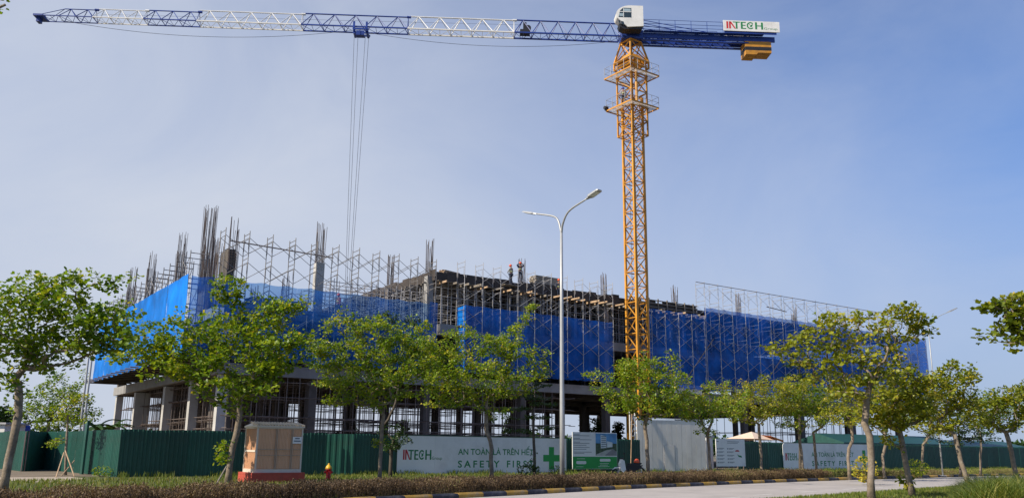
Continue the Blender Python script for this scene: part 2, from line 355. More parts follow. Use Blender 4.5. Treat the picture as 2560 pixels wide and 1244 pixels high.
struct(ribbon('road', KL, KN_, -9.6, 0.02, 0.004, M_asph))
verge = struct(ribbon('verge', KL, KN_, .26, 24, 0.13, M_lawn))
site = MB(); site.box(-8, 115, 0, 70, -.02, .14)
struct(part('site_ground', site, mat('site_soil', (0.17, 0.13, 0.09), .95, var=.25, scale=.5), None, W(12, 46.5), (0, 0, ROT)))
kerb = struct(thing('kerb', 'x', 'x')); del kerb['label'], kerb['category']
for i in range(len(KL)-1):
    a, b = KL[i], KL[i+1]; t = (b-a); L = t.length; ang = math.atan2(t.y, t.x)
    mb = MB(); hh = .16+rnd.uniform(-.006, .006)
    mb.prism([(0, 0)], 0, 0) if False else None
    k = len(mb.v); x0, x1 = .008, L-.008
    prof = [(0, 0), (.26, 0), (.26, hh), (.05, hh), (0, hh-.05)]
    for x in (x0, x1): mb.v += [(x, yy, zz) for yy, zz in prof]
    n = 5; mb.f.append(tuple(range(n))); mb.f.append(tuple(n+j for j in reversed(range(n))))
    for j in range(n): j2 = (j+1) % n; mb.f.append((j, n+j, n+j2, j2))
    part('kerb_stone', mb, M_kyel if i % 2 else M_kblk, kerb, (a.x, a.y+rnd.uniform(-.008, .008), 0.0), (0, 0, ang))
# near side: white edge line, dashes, verge
EL = spline([(-20, -1), (-5, 15.5), (3.0, 24.0), (10.7, 31.9), (17.97, 39.35), (21.8, 43.0), (27.5, 48.0), (38, 56), (55, 67), (75, 79)], 1.0)
EN = [normal_at(EL, i) for i in range(len(EL))]
struct(ribbon('edge_line', EL, EN, -.07, .07, 0.009, M_mark))
struct(ribbon('near_verge', EL, EN, -30, -.55, 0.10, M_lawn))
for x, y in ((1826, 1243.5), (1908, 1235.5), (2023, 1228), (2124, 1221.5), (2212, 1217), (2296, 1212), (2370, 1207.5)):
    g = ground(x, y); i = min(range(len(EL)), key=lambda k: (EL[k]-g).length); t = (EL[i+1]-EL[i]).normalized(); n = Vector((-t.y, t.x, 0))*.055
    mb = MB().quad(*[(p.x, p.y, .009) for p in (g-t*.75-n, g+t*.75-n, g+t*.75+n, g-t*.75+n)])
    struct(part('lane_dash', mb, M_mark, None))
# paved path at the left
pp = [ground(-60, 1186), ground(60, 1188), ground(140, 1193), ground(215, 1203), ground(120, 1214), ground(-90, 1203)]
struct(part('path', MB().quad(*[(p.x, p.y, .136) for p in pp]), M_pave, None))

# ================================================================== THE BUILDING
bld = thing('building_under_construction', 'bare concrete frame of a building going up, wrapped in blue netting behind the green fence', 'building', (0, 0, .14), ROT)
BX = Matrix.Rotation(-ROT, 4, 'Z')
M_colw = mat('sunlit_column_concrete', (0.46, 0.45, 0.43), .85, var=.12, scale=1.2, bump=.3, dirt=(.3, .28, .26), dirt_amt=.4)  # lighter copy of the concrete, sunlight on the columns put into its colour
M_woodd = mat('weathered_formwork', (.10, .085, .07), .85, var=.3, scale=3)
L1, L2, L3 = 6.86, 10.86, 15.06     # slab tops above the site ground (site ground at .14)
AX = [17.5, 23.8, 33.0, 42.1, 51.3, 60.4, 69.6, 78.7, 87.8, 96.9]; BY = [58.5, 65.2, 72.6, 83.0, 91.0]
A0, A1, B0, B1 = 17.0, 99.0, 57.8, 91.6
def BP(name, mb, m=M_conc, **k): return part(name, mb, m, bld, **k)
BP('floor_slab', MB().box(A0+.31, A1, B0+.31, B1, L1-.25, L1))
BP('floor_slab', MB().box(A0+.31, A1, B0+.31, B1, L2-.25, L2))
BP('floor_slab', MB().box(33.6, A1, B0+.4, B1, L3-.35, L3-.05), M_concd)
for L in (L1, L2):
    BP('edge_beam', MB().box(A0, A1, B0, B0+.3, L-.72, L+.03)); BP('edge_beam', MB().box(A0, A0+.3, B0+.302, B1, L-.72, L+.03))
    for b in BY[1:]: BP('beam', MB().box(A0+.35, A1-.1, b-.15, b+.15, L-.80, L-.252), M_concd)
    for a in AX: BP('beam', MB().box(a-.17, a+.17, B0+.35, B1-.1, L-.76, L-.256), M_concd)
def rebar(a, b, z0, z1, n, w, col, spread=.0, seed=0):
    R = random.Random(seed+int(a*10+b)); mb = MB(); k = n
    for i in range(k):
        t = i/k*4; s_ = int(t); f = t-s_; h = w/2
        x, y = [(-h+f*w, -h), (h, -h+f*w), (h-f*w, h), (-h, h-f*w)][s_]
        zt = z1-R.choice([0, 0, .1, .25, .5, .9])-R.random()*.3
        mb.tube((x, y, z0), (x+R.uniform(-.08, .08)+spread*x, y+R.uniform(-.08, .08)+spread*y, zt), .019, 4)
    for z in np.arange(z0+.15, z0+(z1-z0)*.35, .18): 
        for p, q in (((-w/2, -w/2), (w/2, -w/2)), ((w/2, -w/2), (w/2, w/2)), ((w/2, w/2), (-w/2, w/2)), ((-w/2, w/2), (-w/2, -w/2))):
            mb.tube((*p, z), (*q, z), .01, 3)
    return part('rebar', mb, M_rebar, col, (a, b, 0))
for i, a in enumerate(AX):
    for j, b in enumerate(BY):
        tall = a >= 33; top = L3-.36 if tall else L2
        w = .55 if i else .6; wy = 1.3 if (i == 0 and j == 3) else w
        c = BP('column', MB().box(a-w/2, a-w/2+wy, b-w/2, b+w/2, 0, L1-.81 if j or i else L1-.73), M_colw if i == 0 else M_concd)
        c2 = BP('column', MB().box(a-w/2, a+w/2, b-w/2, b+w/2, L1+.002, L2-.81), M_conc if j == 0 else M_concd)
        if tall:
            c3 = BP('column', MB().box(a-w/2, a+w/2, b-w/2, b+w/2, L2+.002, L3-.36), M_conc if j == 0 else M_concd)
            if j == 0 or (j == 1 and i % 2 == 0): rebar(a, b, L3-.05, L3+(2.9 if i == 2 else 2.1)+rnd.uniform(-.2, .3), 14, w*.8, c3)
        elif i == 1 and j == 0:
            c3 = BP('column', MB().box(a-.3, a+.3, b-.3, b+.3, L2+.002, 14.55), M_colw); rebar(a, b, 14.55, 17.75, 16, .5, c3)
        elif i == 0 and j < 2:
            pass
        else:
            if i == 0:
                zt = at(*[(0, 0), (0, 0), (470, 578), (381, 627), (341, 666)][j], W(a, b).y).z-.14
                rebar(a, b, L2, zt-1.6, 26, .62, c2, seed=7); rebar(a, b, L2+.5, zt, 14, .5, c2)
            else: rebar(a, b, L2, 14.8+rnd.uniform(-.3, .3), 14, .5, c2)
# corner wall that is already cast above level two, with the tallest bars of the site
zc_ = at(548, 627, W(17.5, 59.5).y).z-.14; zr1 = at(535, 514, W(17.5, 65).y).z-.14; zr2 = at(566, 538, W(17.5, 58.6).y).z-.14
wc = BP('core_wall', MB().box(17.25, 17.75, 58.8, 60.5, L2+.002, zc_), M_woodd, label='dark boarded corner wall above the second floor'); rebar(17.5, 58.7, zc_-1.5, zr2, 12, .5, wc)
wd = BP('core_wall', MB().box(17.2, 17.8, 62.6, 65.5, L2+.002, 13.0), M_concd); rebar(17.5, 65.0, 12.5, zr1, 26, .75, wd, seed=3); rebar(17.5, 64.2, 12.5, zr1-2.6, 34, .9, wd, seed=5)
rebar(17.5, 62.0, L2+.1, zc_+.5, 24, 1.1, wd, seed=9); rebar(17.5, 60.0, L2+.1, zc_+.6, 20, 1.2, wc, seed=11)
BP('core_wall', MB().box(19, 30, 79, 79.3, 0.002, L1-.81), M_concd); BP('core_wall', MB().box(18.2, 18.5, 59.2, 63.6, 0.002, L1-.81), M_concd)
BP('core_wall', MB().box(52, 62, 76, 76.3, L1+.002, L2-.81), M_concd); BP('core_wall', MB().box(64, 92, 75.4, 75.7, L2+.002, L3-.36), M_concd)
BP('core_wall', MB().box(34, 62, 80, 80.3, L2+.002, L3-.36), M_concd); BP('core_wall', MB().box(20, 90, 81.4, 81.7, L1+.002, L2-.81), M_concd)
BP('slab_edge_panel', MB().box(58.2, 62.4, 57.3, 57.45, 6.7, 7.5), M_signw, label='white sheet hung on the slab edge right of the crane')
BP('slab_upstand', MB().box(33.4, 35.6, 57.2, 57.78, 10.0, 10.85), M_conc)

# formwork deck of the third level
fw = thing('formwork_deck', 'dark timber formwork deck of the top floor with pale joist ends sticking out', 'formwork', (0, 0, .14), ROT)
def fascia(a0, a1, y, zt, zb, n, axis='a'):
    st = (a1-a0)/n
    for i in range(n):
        s0 = a0+i*st+.01; s1 = a0+(i+1)*st-.01; dz = rnd.choice([-.14, -.05, 0, .02, .1]); dy = rnd.uniform(-.03, .03)
        mb = MB().box(s0, s1, y+dy, y+dy+.06, zb, zt+dz) if axis == 'a' else MB().box(y+dy, y+dy+.06, s0, s1, zb, zt+dz)
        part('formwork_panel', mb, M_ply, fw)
fascia(33.2, 62.4, 57.62, L3+.06, L3-.72, 32); fascia(57.75, 75, 33.1, L3+.06, L3-.72, 16, 'b')
part('deck_boards', MB().box(33.2, 62.4, 57.3, 57.6, L3-.83, L3-.80), M_woodg, fw)
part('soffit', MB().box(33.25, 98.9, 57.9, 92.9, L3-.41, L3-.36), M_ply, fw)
for i in range(30):
    a = 33.6+i*1.0+rnd.uniform(-.15, .15); ln = rnd.uniform(.55, 1.5)
    part('joist', MB().box(a-.05, a+.05, 57.6-ln, 59, L3-.98+rnd.uniform(-.05, .0), L3-.86), M_wood if rnd.random() < .6 else M_woodg, fw)
for i in range(20):
    b = 58.4+i*.9; ln = rnd.uniform(.4, 1.0); part('joist', MB().box(33.2-ln, 34.5, b-.05, b+.05, L3-.98, L3-.86), M_woodg, fw)
for i in range(8):   # open boxed edge right of the mast: upright studs and rails
    a = 53.6+i*1.18; part('stud', MB().box(a-.05, a+.05, 57.45, 57.56, L3-.8, L3+.28), M_woodg, fw)
for z in (-.55, -.2, .08): part('rail', MB().box(53, 62.4, 57.5, 57.6, L3+z, L3+z+.08), M_woodg, fw)
def plank_stack(label, a, b, z, nx, nz, L, wd=.22, th=.045, m=M_woodg, rz=0, gap=.02):
    t = thing('plank_stack', label, 'plank stack', W(a, b, z), ROT+rz)
    me = MB().box(-L/2, L/2, -wd/2, wd/2, 0, th).mesh('plank', m)
    for k in range(nz):
        for i in range(nx):
            link('plank', me, t, (rnd.uniform(-.12, .12), (i-(nx-1)/2)*(wd+gap), k*(th+.012)), (0, 0, rnd.uniform(-.02, .02)))
    return t
plank_stack('tall stack of grey boards on the top deck beside the street lamp', 45.1, 59.2, L3+.14, 4, 20, 2.7, m=mat('pale_board', (.36, .31, .24), .85, var=.2, scale=2, orand=.2))
plank_stack('low pile of loose timber at the left corner of the top deck', 34.9, 58.6, L3+.16, 4, 4, 1.8, .12, .06, M_wood, .3)
plank_stack('long stack of boards behind the blue net on the second floor', 21.2, 59.6, L2+.16, 5, 14, 4.2)
plank_stack('small stack of boards at the slab edge under the left net', 25.4, 58.0, L1+.18, 3, 7, 1.6)

# shoring posts and ledgers
def shoring(label, a0, a1, da, b0, bs, z0, z1, ledz, jitter=.12, m=M_tubed, fork=False, cat='shoring'):
    t = thing('shoring_posts', label, cat, (0, 0, .14), ROT)
    mb = MB().tube((0, 0, 0), (0, 0, 1), .028, 4); me = mb.mesh('post', m)
    n = 0
    for b in bs:
        a = a0
        while a <= a1:
            if n < 295:
                link('post', me, t, (a+rnd.uniform(-jitter, jitter), b+rnd.uniform(-jitter, jitter), z0), (rnd.uniform(-.006, .006), rnd.uniform(-.006, .006), 0), (1, 1, z1-z0+(rnd.uniform(-.3, .1) if fork else 0))); n += 1
            a += da
        for z in ledz:
            mb = MB(); s = a0-.4
            while s < a1:
                e = min(s+6, a1+.4); mb.tube((s, b+.04, z+rnd.uniform(-.07, .07)), (e, b+.04, z+rnd.uniform(-.07, .07)), .026, 4); s = e-.2
            part('ledger', mb, m, t)
    for a in np.arange(a0, a1, da*3):
        mb = MB()
        for z in ledz: mb.tube((a, bs[0]-.2, z+.06), (a, bs[-1]+.2, z+.06), .024, 4)
        part('transom', mb, m, t)
    return t
shoring('rusty shoring posts packed under the first floor at the left front', 17.6, 46.5, 1.0, 0, [57.35, 58.9, 60.6, 62.4, 65, 68, 71, 74.5, 77.5], .0, L1-.75, [1.5, 2.6, 3.4, 4.7, 5.7])
shoring('rusty shoring posts packed along the left end of the ground floor', 17.9, 21.9, 1.0, 0, list(np.arange(59.5, 91, .9)), .0, L1-.3, [1.5, 3.2, 4.8])
shoring('thick rows of shoring posts holding up the top deck', 33.8, 61.5, .82, 0, [58.0, 59.1, 60.4, 62.0, 64.2, 67.5, 70, 73], L2, L3-.42, [L2+.9, L2+1.6, L2+2.3, L2+3.0], m=M_steel)
shoring('shoring posts seen at the left side of the top deck', 33.3, 34.0, .8, 0, list(np.arange(59, 75, 1.0)), L2, L3-.42, [L2+1.2, L2+2.4], m=M_steel)
shoring('upright props with fork heads standing on the open second floor', 25, 32.6, 1.05, 0, [58.6, 59.9, 61.4, 63.4, 65], L2, L2+2.9, [L2+.8, L2+1.9, L2+2.5], m=M_steel, fork=True)
shoring('posts and ledgers between the first and second floors behind the nets', 18, 98, 2.2, 0, [58.4, 60.5, 64.0], L1, L2-.3, [L1+1.3, L1+2.6])
shoring('long row of posts on the second floor behind the right net', 63, 98, 1.3, 0, [58.3, 60.6, 63.6], L2, L3-.42, [L2+1.2, L2+2.5])
shoring('few thin posts under the first floor at the far right', 74, 97, 1.4, 0, [58.3, 62, 66], .0, L1-.3, [1.6, 3.4])

# facade scaffolds: frames, braces, rails
def frame_mesh(m, g=1.0):
    mb = MB(); h = 1.7; w = 1.15
    for y in (0, w): mb.tube((0, y, 0), (0, y, h+.12), .024*g, 5)
    mb.tube((0, 0, h-.05), (0, w, h-.05), .022*g, 4); mb.tube((0, 0, h-.42), (0, w, h-.42), .018*g, 4)
    for y in (.14, w-.14): mb.tube((0, y, .55), (0, y, h-.42), .014, 4)
    for y, e in ((0, .14), (w, w-.14)): mb.tube((0, y, .5), (0, e, .6), .014, 4); mb.tube((0, y, 1.0), (0, e, 1.0), .012, 4)
    return mb.mesh('scaffold_frame', m)
M_tubem = mat('dull_grey_tube', (0.23, 0.215, 0.205), .6, .2, var=.25, scale=2.0, dirt=(.15, .10, .08), dirt_amt=.5)
FRM = frame_mesh(M_steel); FRMD = frame_mesh(M_tubem, 1.25)
def brace_mesh(L, m, g=1.0):
    mb = MB(); mb.tube((0, 0, .25), (L, 0, 1.35), .014*g, 4); mb.tube((0, .01, 1.35), (L, .01, .25), .014*g, 4); return mb.mesh('cross_brace', m)
def scaffold(label, s0, n, ds, z0, tiers, org, rz, side=-1, skip=lambda i, k: False, bracing=.8, rail_top=False, walk=(), dull=False):
    t = thing('facade_scaffold', label, 'scaffold', org, rz); BR = brace_mesh(ds, M_tubem, 1.35) if dull else brace_mesh(ds, M_steel); FR = FRMD if dull else FRM
    for i in range(n):
        s = s0+i*ds
        for k in range(tiers):
            if skip(i, k): continue
            link('scaffold_frame', FR, t, (s, 0, z0+k*1.7), (0, rnd.uniform(-.006, .006), 0))
            if i < n-1 and not skip(i+1, k):
                if rnd.random() < bracing: link('cross_brace', BR, t, (s, .02, z0+k*1.7))
                if rnd.random() < bracing*.8: link('cross_brace', BR, t, (s, 1.17, z0+k*1.7))
    for z in walk: part('walk_board', MB().box(s0-.2, s0+(n-1)*ds+.2, .2, .95, z0+z, z0+z+.04), M_woodg, t)
    if rail_top: part('top_rail', MB().tube((s0-1.2, .0, z0+tiers*1.7-.05), (s0+(n-1)*ds+.5, .0, z0+tiers*1.7-.05), .035, 5), M_tubed, t)
    mb = MB()
    for i in range(n): mb.tube((s0+i*ds, -.1, z0-.02), (s0+i*ds, 2.0, z0-.02), .05, 4)
    part('outrigger', mb, M_tubed, t); return t
scaffold('open frame scaffold standing high over the left blue net', 16.3, 11, 1.62, 7.2, 5, W(0, 56.5), ROT, bracing=1.0, walk=(3.4,), dull=True)
scaffold('frame scaffold in front of the dark top deck, left of the crane', 35.05, 10, 1.72, 7.5, 5, W(0, 56.45), ROT, bracing=.7, walk=(3.4,))
scaffold('short frame scaffold just right of the crane mast', 55.2, 5, 1.75, 7.3, 4, W(0, 56.45), ROT, bracing=.7)
scaffold('long frame scaffold with a top rail rising over the right net', 62.4, 21, 1.93, 7.3, 6, W(0, 56.45), ROT, bracing=.85, rail_top=True, walk=(3.4,))
scaffold('frame scaffold stepping back along the left end of the building', 57.2, 18, 1.75, 7.2, 4, W(15.5, 0), ROT+PI/2, bracing=.5, dull=True)
# diagonal raking tubes and the long pole lying across the left scaffold
for lab, p, q in (('long bare pole lashed across the left scaffold', W(16.9, 57.5, 15.2), W(24.6, 57.9, 15.1)),
                  ('raking tube leaning inside the right net near the crane', W(59.6, 56.5, 8.2), W(63.4, 56.5, 12.1)),
                  ('raking tube leaning inside the right net further right', W(70.2, 56.5, 7.8), W(74.6, 56.5, 11.9)),
                  ('loose tube sticking out above the right net', W(71.6, 56.5, 16.1), W(74.8, 56.5, 15.9))):
    tag(part('scaffold_tube', MB().tube(p, q, .045, 6), M_tubed, None), lab, 'scaffold tube')

fw2 = thing('timber_ledge', 'dark timber catch ledge under the sunlit left net', 'ledge', (0, 0, .14), ROT)
for i in range(24): part('board', MB().box(14.1, 16.9, 57.5+i*1.2, 58.6+i*1.2, 6.98, 7.03), M_woodg, fw2)
for i in range(15): part('bearer', MB().box(13.9, 17.0, 57.8+i*2.0, 57.9+i*2.0, 6.86, 6.975), M_ply, fw2)
# nets
def net(name_label, p0, p1, zb, zt, m, seed, sheets=4, sag=.12, ruf=.022):
    t = thing('safety_net', name_label, 'safety net', (0, 0, 0)); R = random.Random(seed)
    p0 = Vector(p0); p1 = Vector(p1); L = (p1-p0).length; d = (p1-p0)/L; nrm = Vector((-d.y, d.x, 0))
    zt = zt if callable(zt) else (lambda s, v=zt: v); zb = zb if callable(zb) else (lambda s, v=zb: v)
    ph = [R.uniform(0, 6.28) for _ in range(8)]
    for k in range(sheets):
        s0 = L*k/sheets; s1 = L*(k+1)/sheets+.0; nx = max(6, int((s1-s0)/.3)); nz = 22; mb = MB()
        off = .015*(k % 2)
        for i in range(nx+1):
            s = s0+(s1-s0)*i/nx
            top = zt(s)-sag*abs(math.sin(s*PI/1.7+ph[0]))*.6-R.uniform(0, .03); bot = zb(s)+R.uniform(-.05, .05)
            for j in range(nz+1):
                v = j/nz; z = bot+(top-bot)*v
                o = ruf*(math.sin(s*3.7+ph[1]+math.sin(z*.9+ph[2])*1.5)*.5+math.sin(s*1.85+ph[3])*.6+math.sin(z*3.1+s*.8+ph[4])*.4)+R.uniform(-.012, .012)
                q = p0+d*s+nrm*(o+off); mb.v.append((q.x, q.y, z))
        for i in range(nx):
            for j in range(nz):
                a = i*(nz+1)+j; mb.f.append((a, a+nz+1, a+nz+2, a+1))
        part('net_sheet', mb, m, t, smooth=True)
    return t
net('pale see-through blue safety net across the left front, sky showing through its top', W(14.3, 56.2), W(32.0, 56.2), 7.15, 12.35, M_netA, 1, 5, .2)
net('narrow strip of blue net hanging at the right end of the left front net', W(31.8, 56.12), W(32.5, 56.12), 7.9, 12.42, M_netB, 9, 1)
net('blue safety net in front of the dark top deck, left of the crane mast', W(35.1, 56.54), W(50.5, 56.54), 7.3, 12.6, M_netB, 2, 5)
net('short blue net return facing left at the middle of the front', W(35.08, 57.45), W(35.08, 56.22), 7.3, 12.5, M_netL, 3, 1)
net('blue safety net just right of the crane mast, lower than its neighbour', W(54.9, 56.54), W(62.3, 56.54), 7.2, 14.35, M_netB, 4, 3)
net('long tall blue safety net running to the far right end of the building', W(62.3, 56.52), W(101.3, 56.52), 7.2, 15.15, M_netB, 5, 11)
net('added blue net at the far right end, deepening the blue of the front net before it', W(101.2, 56.6), W(101.2, 84), 7.3, 14.9, M_netB, 8, 4)  # extra layer added behind the front net to cut the sky showing through
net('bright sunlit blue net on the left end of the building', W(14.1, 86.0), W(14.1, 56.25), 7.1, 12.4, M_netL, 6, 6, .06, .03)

# ================================================================== TOWER CRANE
cr = thing('tower_crane', 'yellow and blue flat-top tower crane with alternating white and blue jib sections', 'tower crane', W(52.9, 55.9, .14), ROT)
S = .75  # half width of the mast
def CR(name, mb, m, **k): return part(name, mb, m, cr, **k)
def lattice(z0, z1, h, w, rc, rb, parent=None):
    mb = MB(); c = [(-w, -w), (w, -w), (w, w), (-w, w)]
    for x, y in c: mb.box(x-rc, x+rc, y-rc, y+rc, z0, z1)
    n = max(1, round((z1-z0)/h)); hh = (z1-z0)/n
    for k in range(n):
        z = z0+k*hh
        for i in range(4):
            p, q = c[i], c[(i+1) % 4]
            mb.tube((*p, z+.02), (*q, z+.02), rb, 5)
            if k % 2: p, q = q, p
            mb.tube((*p, z), (*q, z+hh), rb*1.1, 5)
            m_ = ((p[0]+q[0])/2, (p[1]+q[1])/2)
            mb.tube((*q, z), (m_[0], m_[1], z+hh*.5), rb*.7, 4)
    for i in range(4): mb.tube((*c[i], z1), (*c[(i+1) % 4], z1), rb, 5)
    return mb
msh = lattice(0, 2.8, 1.4, S-.09, .092, .046).mesh('mast_section', M_yel)
TOPZ = 38.3
for k in range(12): link('mast_section', msh, cr, (0, 0, .3+k*2.8))
CR('mast_base', MB().box(-1.6, 1.6, -1.6, 1.6, 0, .3), M_concd)
lad = MB()
for x in (-.2, .2): lad.tube((x, .35, .5), (x, .35, 34), .018, 4)
for z in np.arange(.8, 34, .3): lad.tube((-.2, .35, z), (.2, .35, z), .012, 3)
CR('ladder', lad, M_cable)
CR('power_cable', MB().tube((-.45, -.5, .5), (-.42, -.5, 34), .03, 5), M_black)
# climbing cage outside the mast, its platforms
ZC = onB(1590, 345, 55.9)[1]-.14; ZP2 = onB(1582, 275, 55.9)[1]-.14; ZP1 = onB(1588, 198, 55.9)[1]-.14; ZT = onB(1583, 160, 55.9)[1]-.14; ZS = onB(1583, 108, 55.9)[1]-.14
CR('climbing_cage', lattice(ZC, ZT-.3, 1.45, .98, .065, .05), M_yel)
for zz, w in ((ZP1, 1.82), (ZP2, 1.74)):
    mb = MB()
    for i in range(int(2*w/.13)):
        x = -w+.05+i*.13
        if abs(x) > 1.06: mb.box(x, x+.035, -w, w, zz, zz+.03)
        else: mb.box(x, x+.035, -w, -1.06, zz, zz+.03); mb.box(x, x+.035, 1.06, w, zz, zz+.03)
    pf = CR('platform', mb, M_steel)
    mb = MB()
    for a, b, c, d in ((-w, w, -w-.05, -w), (-w, w, w, w+.05), (-w-.05, -w, -w, w), (w, w+.05, -w, w), (-1.06, 1.06, -1.12, -1.06), (-1.12, -1.06, -1.06, 1.06)): mb.box(a, b, c, d, zz-.06, zz+.07)
    part('platform_edge', mb, M_yel, pf)
    mb = MB(); n = 4
    for i in range(4):
        c = [(-w, -w), (w, -w), (w, w), (-w, w)]; p, q = Vector((*c[i], 0)), Vector((*c[(i+1) % 4], 0))
        for h in (.55, 1.1): mb.tube(p+Vector((0, 0, zz+h)), q+Vector((0, 0, zz+h)), .02, 4)
        for k in range(n): u = p+(q-p)*k/n; mb.tube(u+Vector((0, 0, zz)), u+Vector((0, 0, zz+1.1)), .022, 4)
    part('guard_rail', mb, M_steel, pf)
CR('hydraulic_ram', MB().tube((-.55, -1.2, ZP2+.3), (-.55, -1.2, ZP1+.2), .12, 8).tube((-.55, -1.2, ZP1-.2), (-.55, -1.2, ZT), .07, 8), M_yel)
CR('winch_motor', MB().box(-1.9, -1.6, 1.55, 1.8, ZP2+.05, ZP2+.4).tube((-2.0, 1.7, ZP2+.3), (-1.8, 1.7, ZP2+.3), .17, 8), M_black)
# slewing part: yellow skirt, tapered top
mb = MB()
for i in range(4):
    c1 = [(-1.15, -1.15), (1.15, -1.15), (1.15, 1.15), (-1.15, 1.15)]; c2 = [(-.68, -.68), (.68, -.68), (.68, .68), (-.68, .68)]
    j = (i+1) % 4
    mb.tube((*c1[i], ZT), (*c1[j], ZT), .13, 4); mb.tube((*c1[i], ZT-.7), (*c1[j], ZT-.7), .08, 4); mb.tube((*c1[i], ZT-.7), (*c1[i], ZT), .10, 4)
    mb.tube((*c1[i], ZT), (*c2[i], ZS-.1), .10, 4); mb.tube((*c1[i], ZT), (*c2[j], ZS-.1), .06, 4); mb.tube((*c1[j], ZT), (*c2[i], ZS-.1), .06, 4)
    mb.tube((*c2[i], ZS-.08), (*c2[j], ZS-.08), .11, 4)
    m1 = ((c1[i][0]+c1[j][0])/2, (c1[i][1]+c1[j][1])/2)
    mb.quad((*[v*.72+m1[k]*.28 for k, v in enumerate(c1[i])], ZT-.05), (*[v*.72+m1[k]*.28 for k, v in enumerate(c1[j])], ZT-.05), (*[v*.8 for v in c2[j]], ZT+.75), (*[v*.8 for v in c2[i]], ZT+.75))
CR('slewing_support', mb, M_yel)
CR('slewing_ring', MB().lathe([(.72, ZS-.05), (1.0, ZS), (1.0, ZS+.18), (.85, ZS+.25), (.85, ZS+.55), (1.0, ZS+.6), (1.0, ZS+.75)], 20), M_blue, smooth=False)
# upper works live in their own frame: x to the counter-jib, -x to the jib
MC = W(52.9, 55.9, .14); JD = Vector((-45.9-MC.x, 72.95-MC.y, 0)); ang = math.atan2(-JD.y, -JD.x)
JR = ang-ROT
ZB = onB(1590, 104, 55.9)[1]-.14         # bottom chord level
def UP(name, mb, m, parent=cr, **k):
    return part(name, mb, m, parent, (0, 0, 0), (0, 0, JR if parent is cr else 0), **k)
def jx(px, py=70):      # distance along the jib of a pixel column
    d = ray(px, py); t = None
    u = Vector((math.cos(ang), math.sin(ang), 0)); nn = Vector((-u.y, u.x, 0)); P = Vector((0, 0, EYE))+d*((MC.dot(nn))/d.dot(nn)); return (P-MC).dot(u)
secs = [(1548, 1285, M_blue, 1.55, 6), (1285, 1020, M_white, 1.50, 5), (1020, 755, M_blue, 1.42, 5), (755, 495, M_white, 1.32, 5), (495, 362, M_blue, 1.15, 3), (362, 235, M_white, 1.08, 3), (235, 108, M_blue, .98, 3)]
HW = .62
for k, (p0, p1, m, h, nb) in enumerate(secs):
    x0, x1 = jx(p0), jx(p1); mb = MB(); L = x1-x0
    tipcut = (k == len(secs)-1)
    rc = .062-.004*k
    zt = ZB+h+.04
    xt1 = x0+L*(.62 if tipcut else 1)
    mb.tube((x0, 0, zt), (xt1, 0, zt), rc*1.15, 6)
    for y in (-HW, HW): mb.box(min(x0, x1), max(x0, x1), y-rc, y+rc, ZB-rc, ZB+rc)
    if tipcut:
        for y in (-HW, HW): mb.tube((xt1, 0, zt), (x1, y, ZB+.1), .035, 4)
    st = L/nb
    for i in range(nb):
        xa, xb = x0+i*st, x0+(i+1)*st; xm = (xa+xb)/2
        zz = zt if (not tipcut or i < 2) else None
        for y in (-HW, HW):
            if zz: mb.tube((xa, y, ZB), (xm, 0, zz), .036-.003*(k > 3), 5); mb.tube((xm, 0, zz), (xb, y, ZB), .042-.004*(k > 3), 5)
        mb.tube((xa, -HW, ZB), (xa, HW, ZB), .034, 4); mb.tube((xa, -HW, ZB), (xm, HW, ZB), .025, 4); mb.tube((xm, HW, ZB), (xb, -HW, ZB), .025, 4); mb.tube((xm, -HW, ZB), (xm, HW, ZB), .022, 4)
    mb.tube((x0, -HW, ZB), (x0, 0, zt), .03, 4); mb.tube((x0, HW, ZB), (x0, 0, zt), .03, 4)
    mb.tube((x0-.12, 0, zt+.01), (x0+.25, 0, zt+.01), .115, 6)
    UP('jib_section', mb, m, label=('blue' if m is M_blue else 'white')+' lattice section of the jib')
xt = jx(108)
UP('jib_tip', MB().box(xt-.75, xt+.1, -HW-.05, HW+.05, ZB-.05, ZB+.12).box(xt-.6, xt-.3, -.3, .3, ZB-.45, ZB-.05).box(xt-.9, xt, -.2, .2, ZB+.12, ZB+.3), M_blue)
UP('trolley_winch', MB().box(jx(1325), jx(1300), -.35, .35, ZB+.1, ZB+.5).tube((jx(1320), -.3, ZB+.7), (jx(1320), .3, ZB+.7), .28, 10).box(jx(1316), jx(1308), -.1, .1, ZB+.5, ZB+1.35), M_black)
xtr = jx(903, 95)
trl = UP('trolley', MB().box(xtr-.75, xtr+.75, -.75, -.64, ZB-.34, ZB-.18).box(xtr-.75, xtr+.75, .64, .75, ZB-.34, ZB-.18).box(xtr-.7, xtr-.5, -.7, .7, ZB-.45, ZB-.3).box(xtr+.5, xtr+.7, -.7, .7, ZB-.45, ZB-.3)
   .box(xtr-.72, xtr-.54, -.78, -.66, ZB-.2, ZB+.45).box(xtr+.46, xtr+.64, -.78, -.66, ZB-.2, ZB+.45).tube((xtr-.6, -.5, ZB-.5), (xtr-.6, .5, ZB-.5), .14, 8).tube((xtr+.6, -.5, ZB-.5), (xtr+.6, .5, ZB-.5), .14, 8), M_blue)
part('inspection_basket', MB().box(xtr-.38, xtr+.4, -.95, -.9, ZB-1.0, ZB-.55).box(xtr-.38, xtr+.4, -.9, -.3, ZB-1.0, ZB-.97).box(xtr-.02, xtr+.04, -.98, -.94, ZB-.95, ZB-.6), M_blue, trl)
zh = 11.8
cab_ = MB()
for x, y, w in ((-.62, -.35, -.16), (-.35, .3, -.09), (.42, -.3, .09), (.66, .35, .16)): cab_.tube((xtr+x, y, ZB-.5), (xtr+w, y*.4, zh+.9), .021, 4, cap=False)
part('hoist_rope', cab_, M_cable, trl)
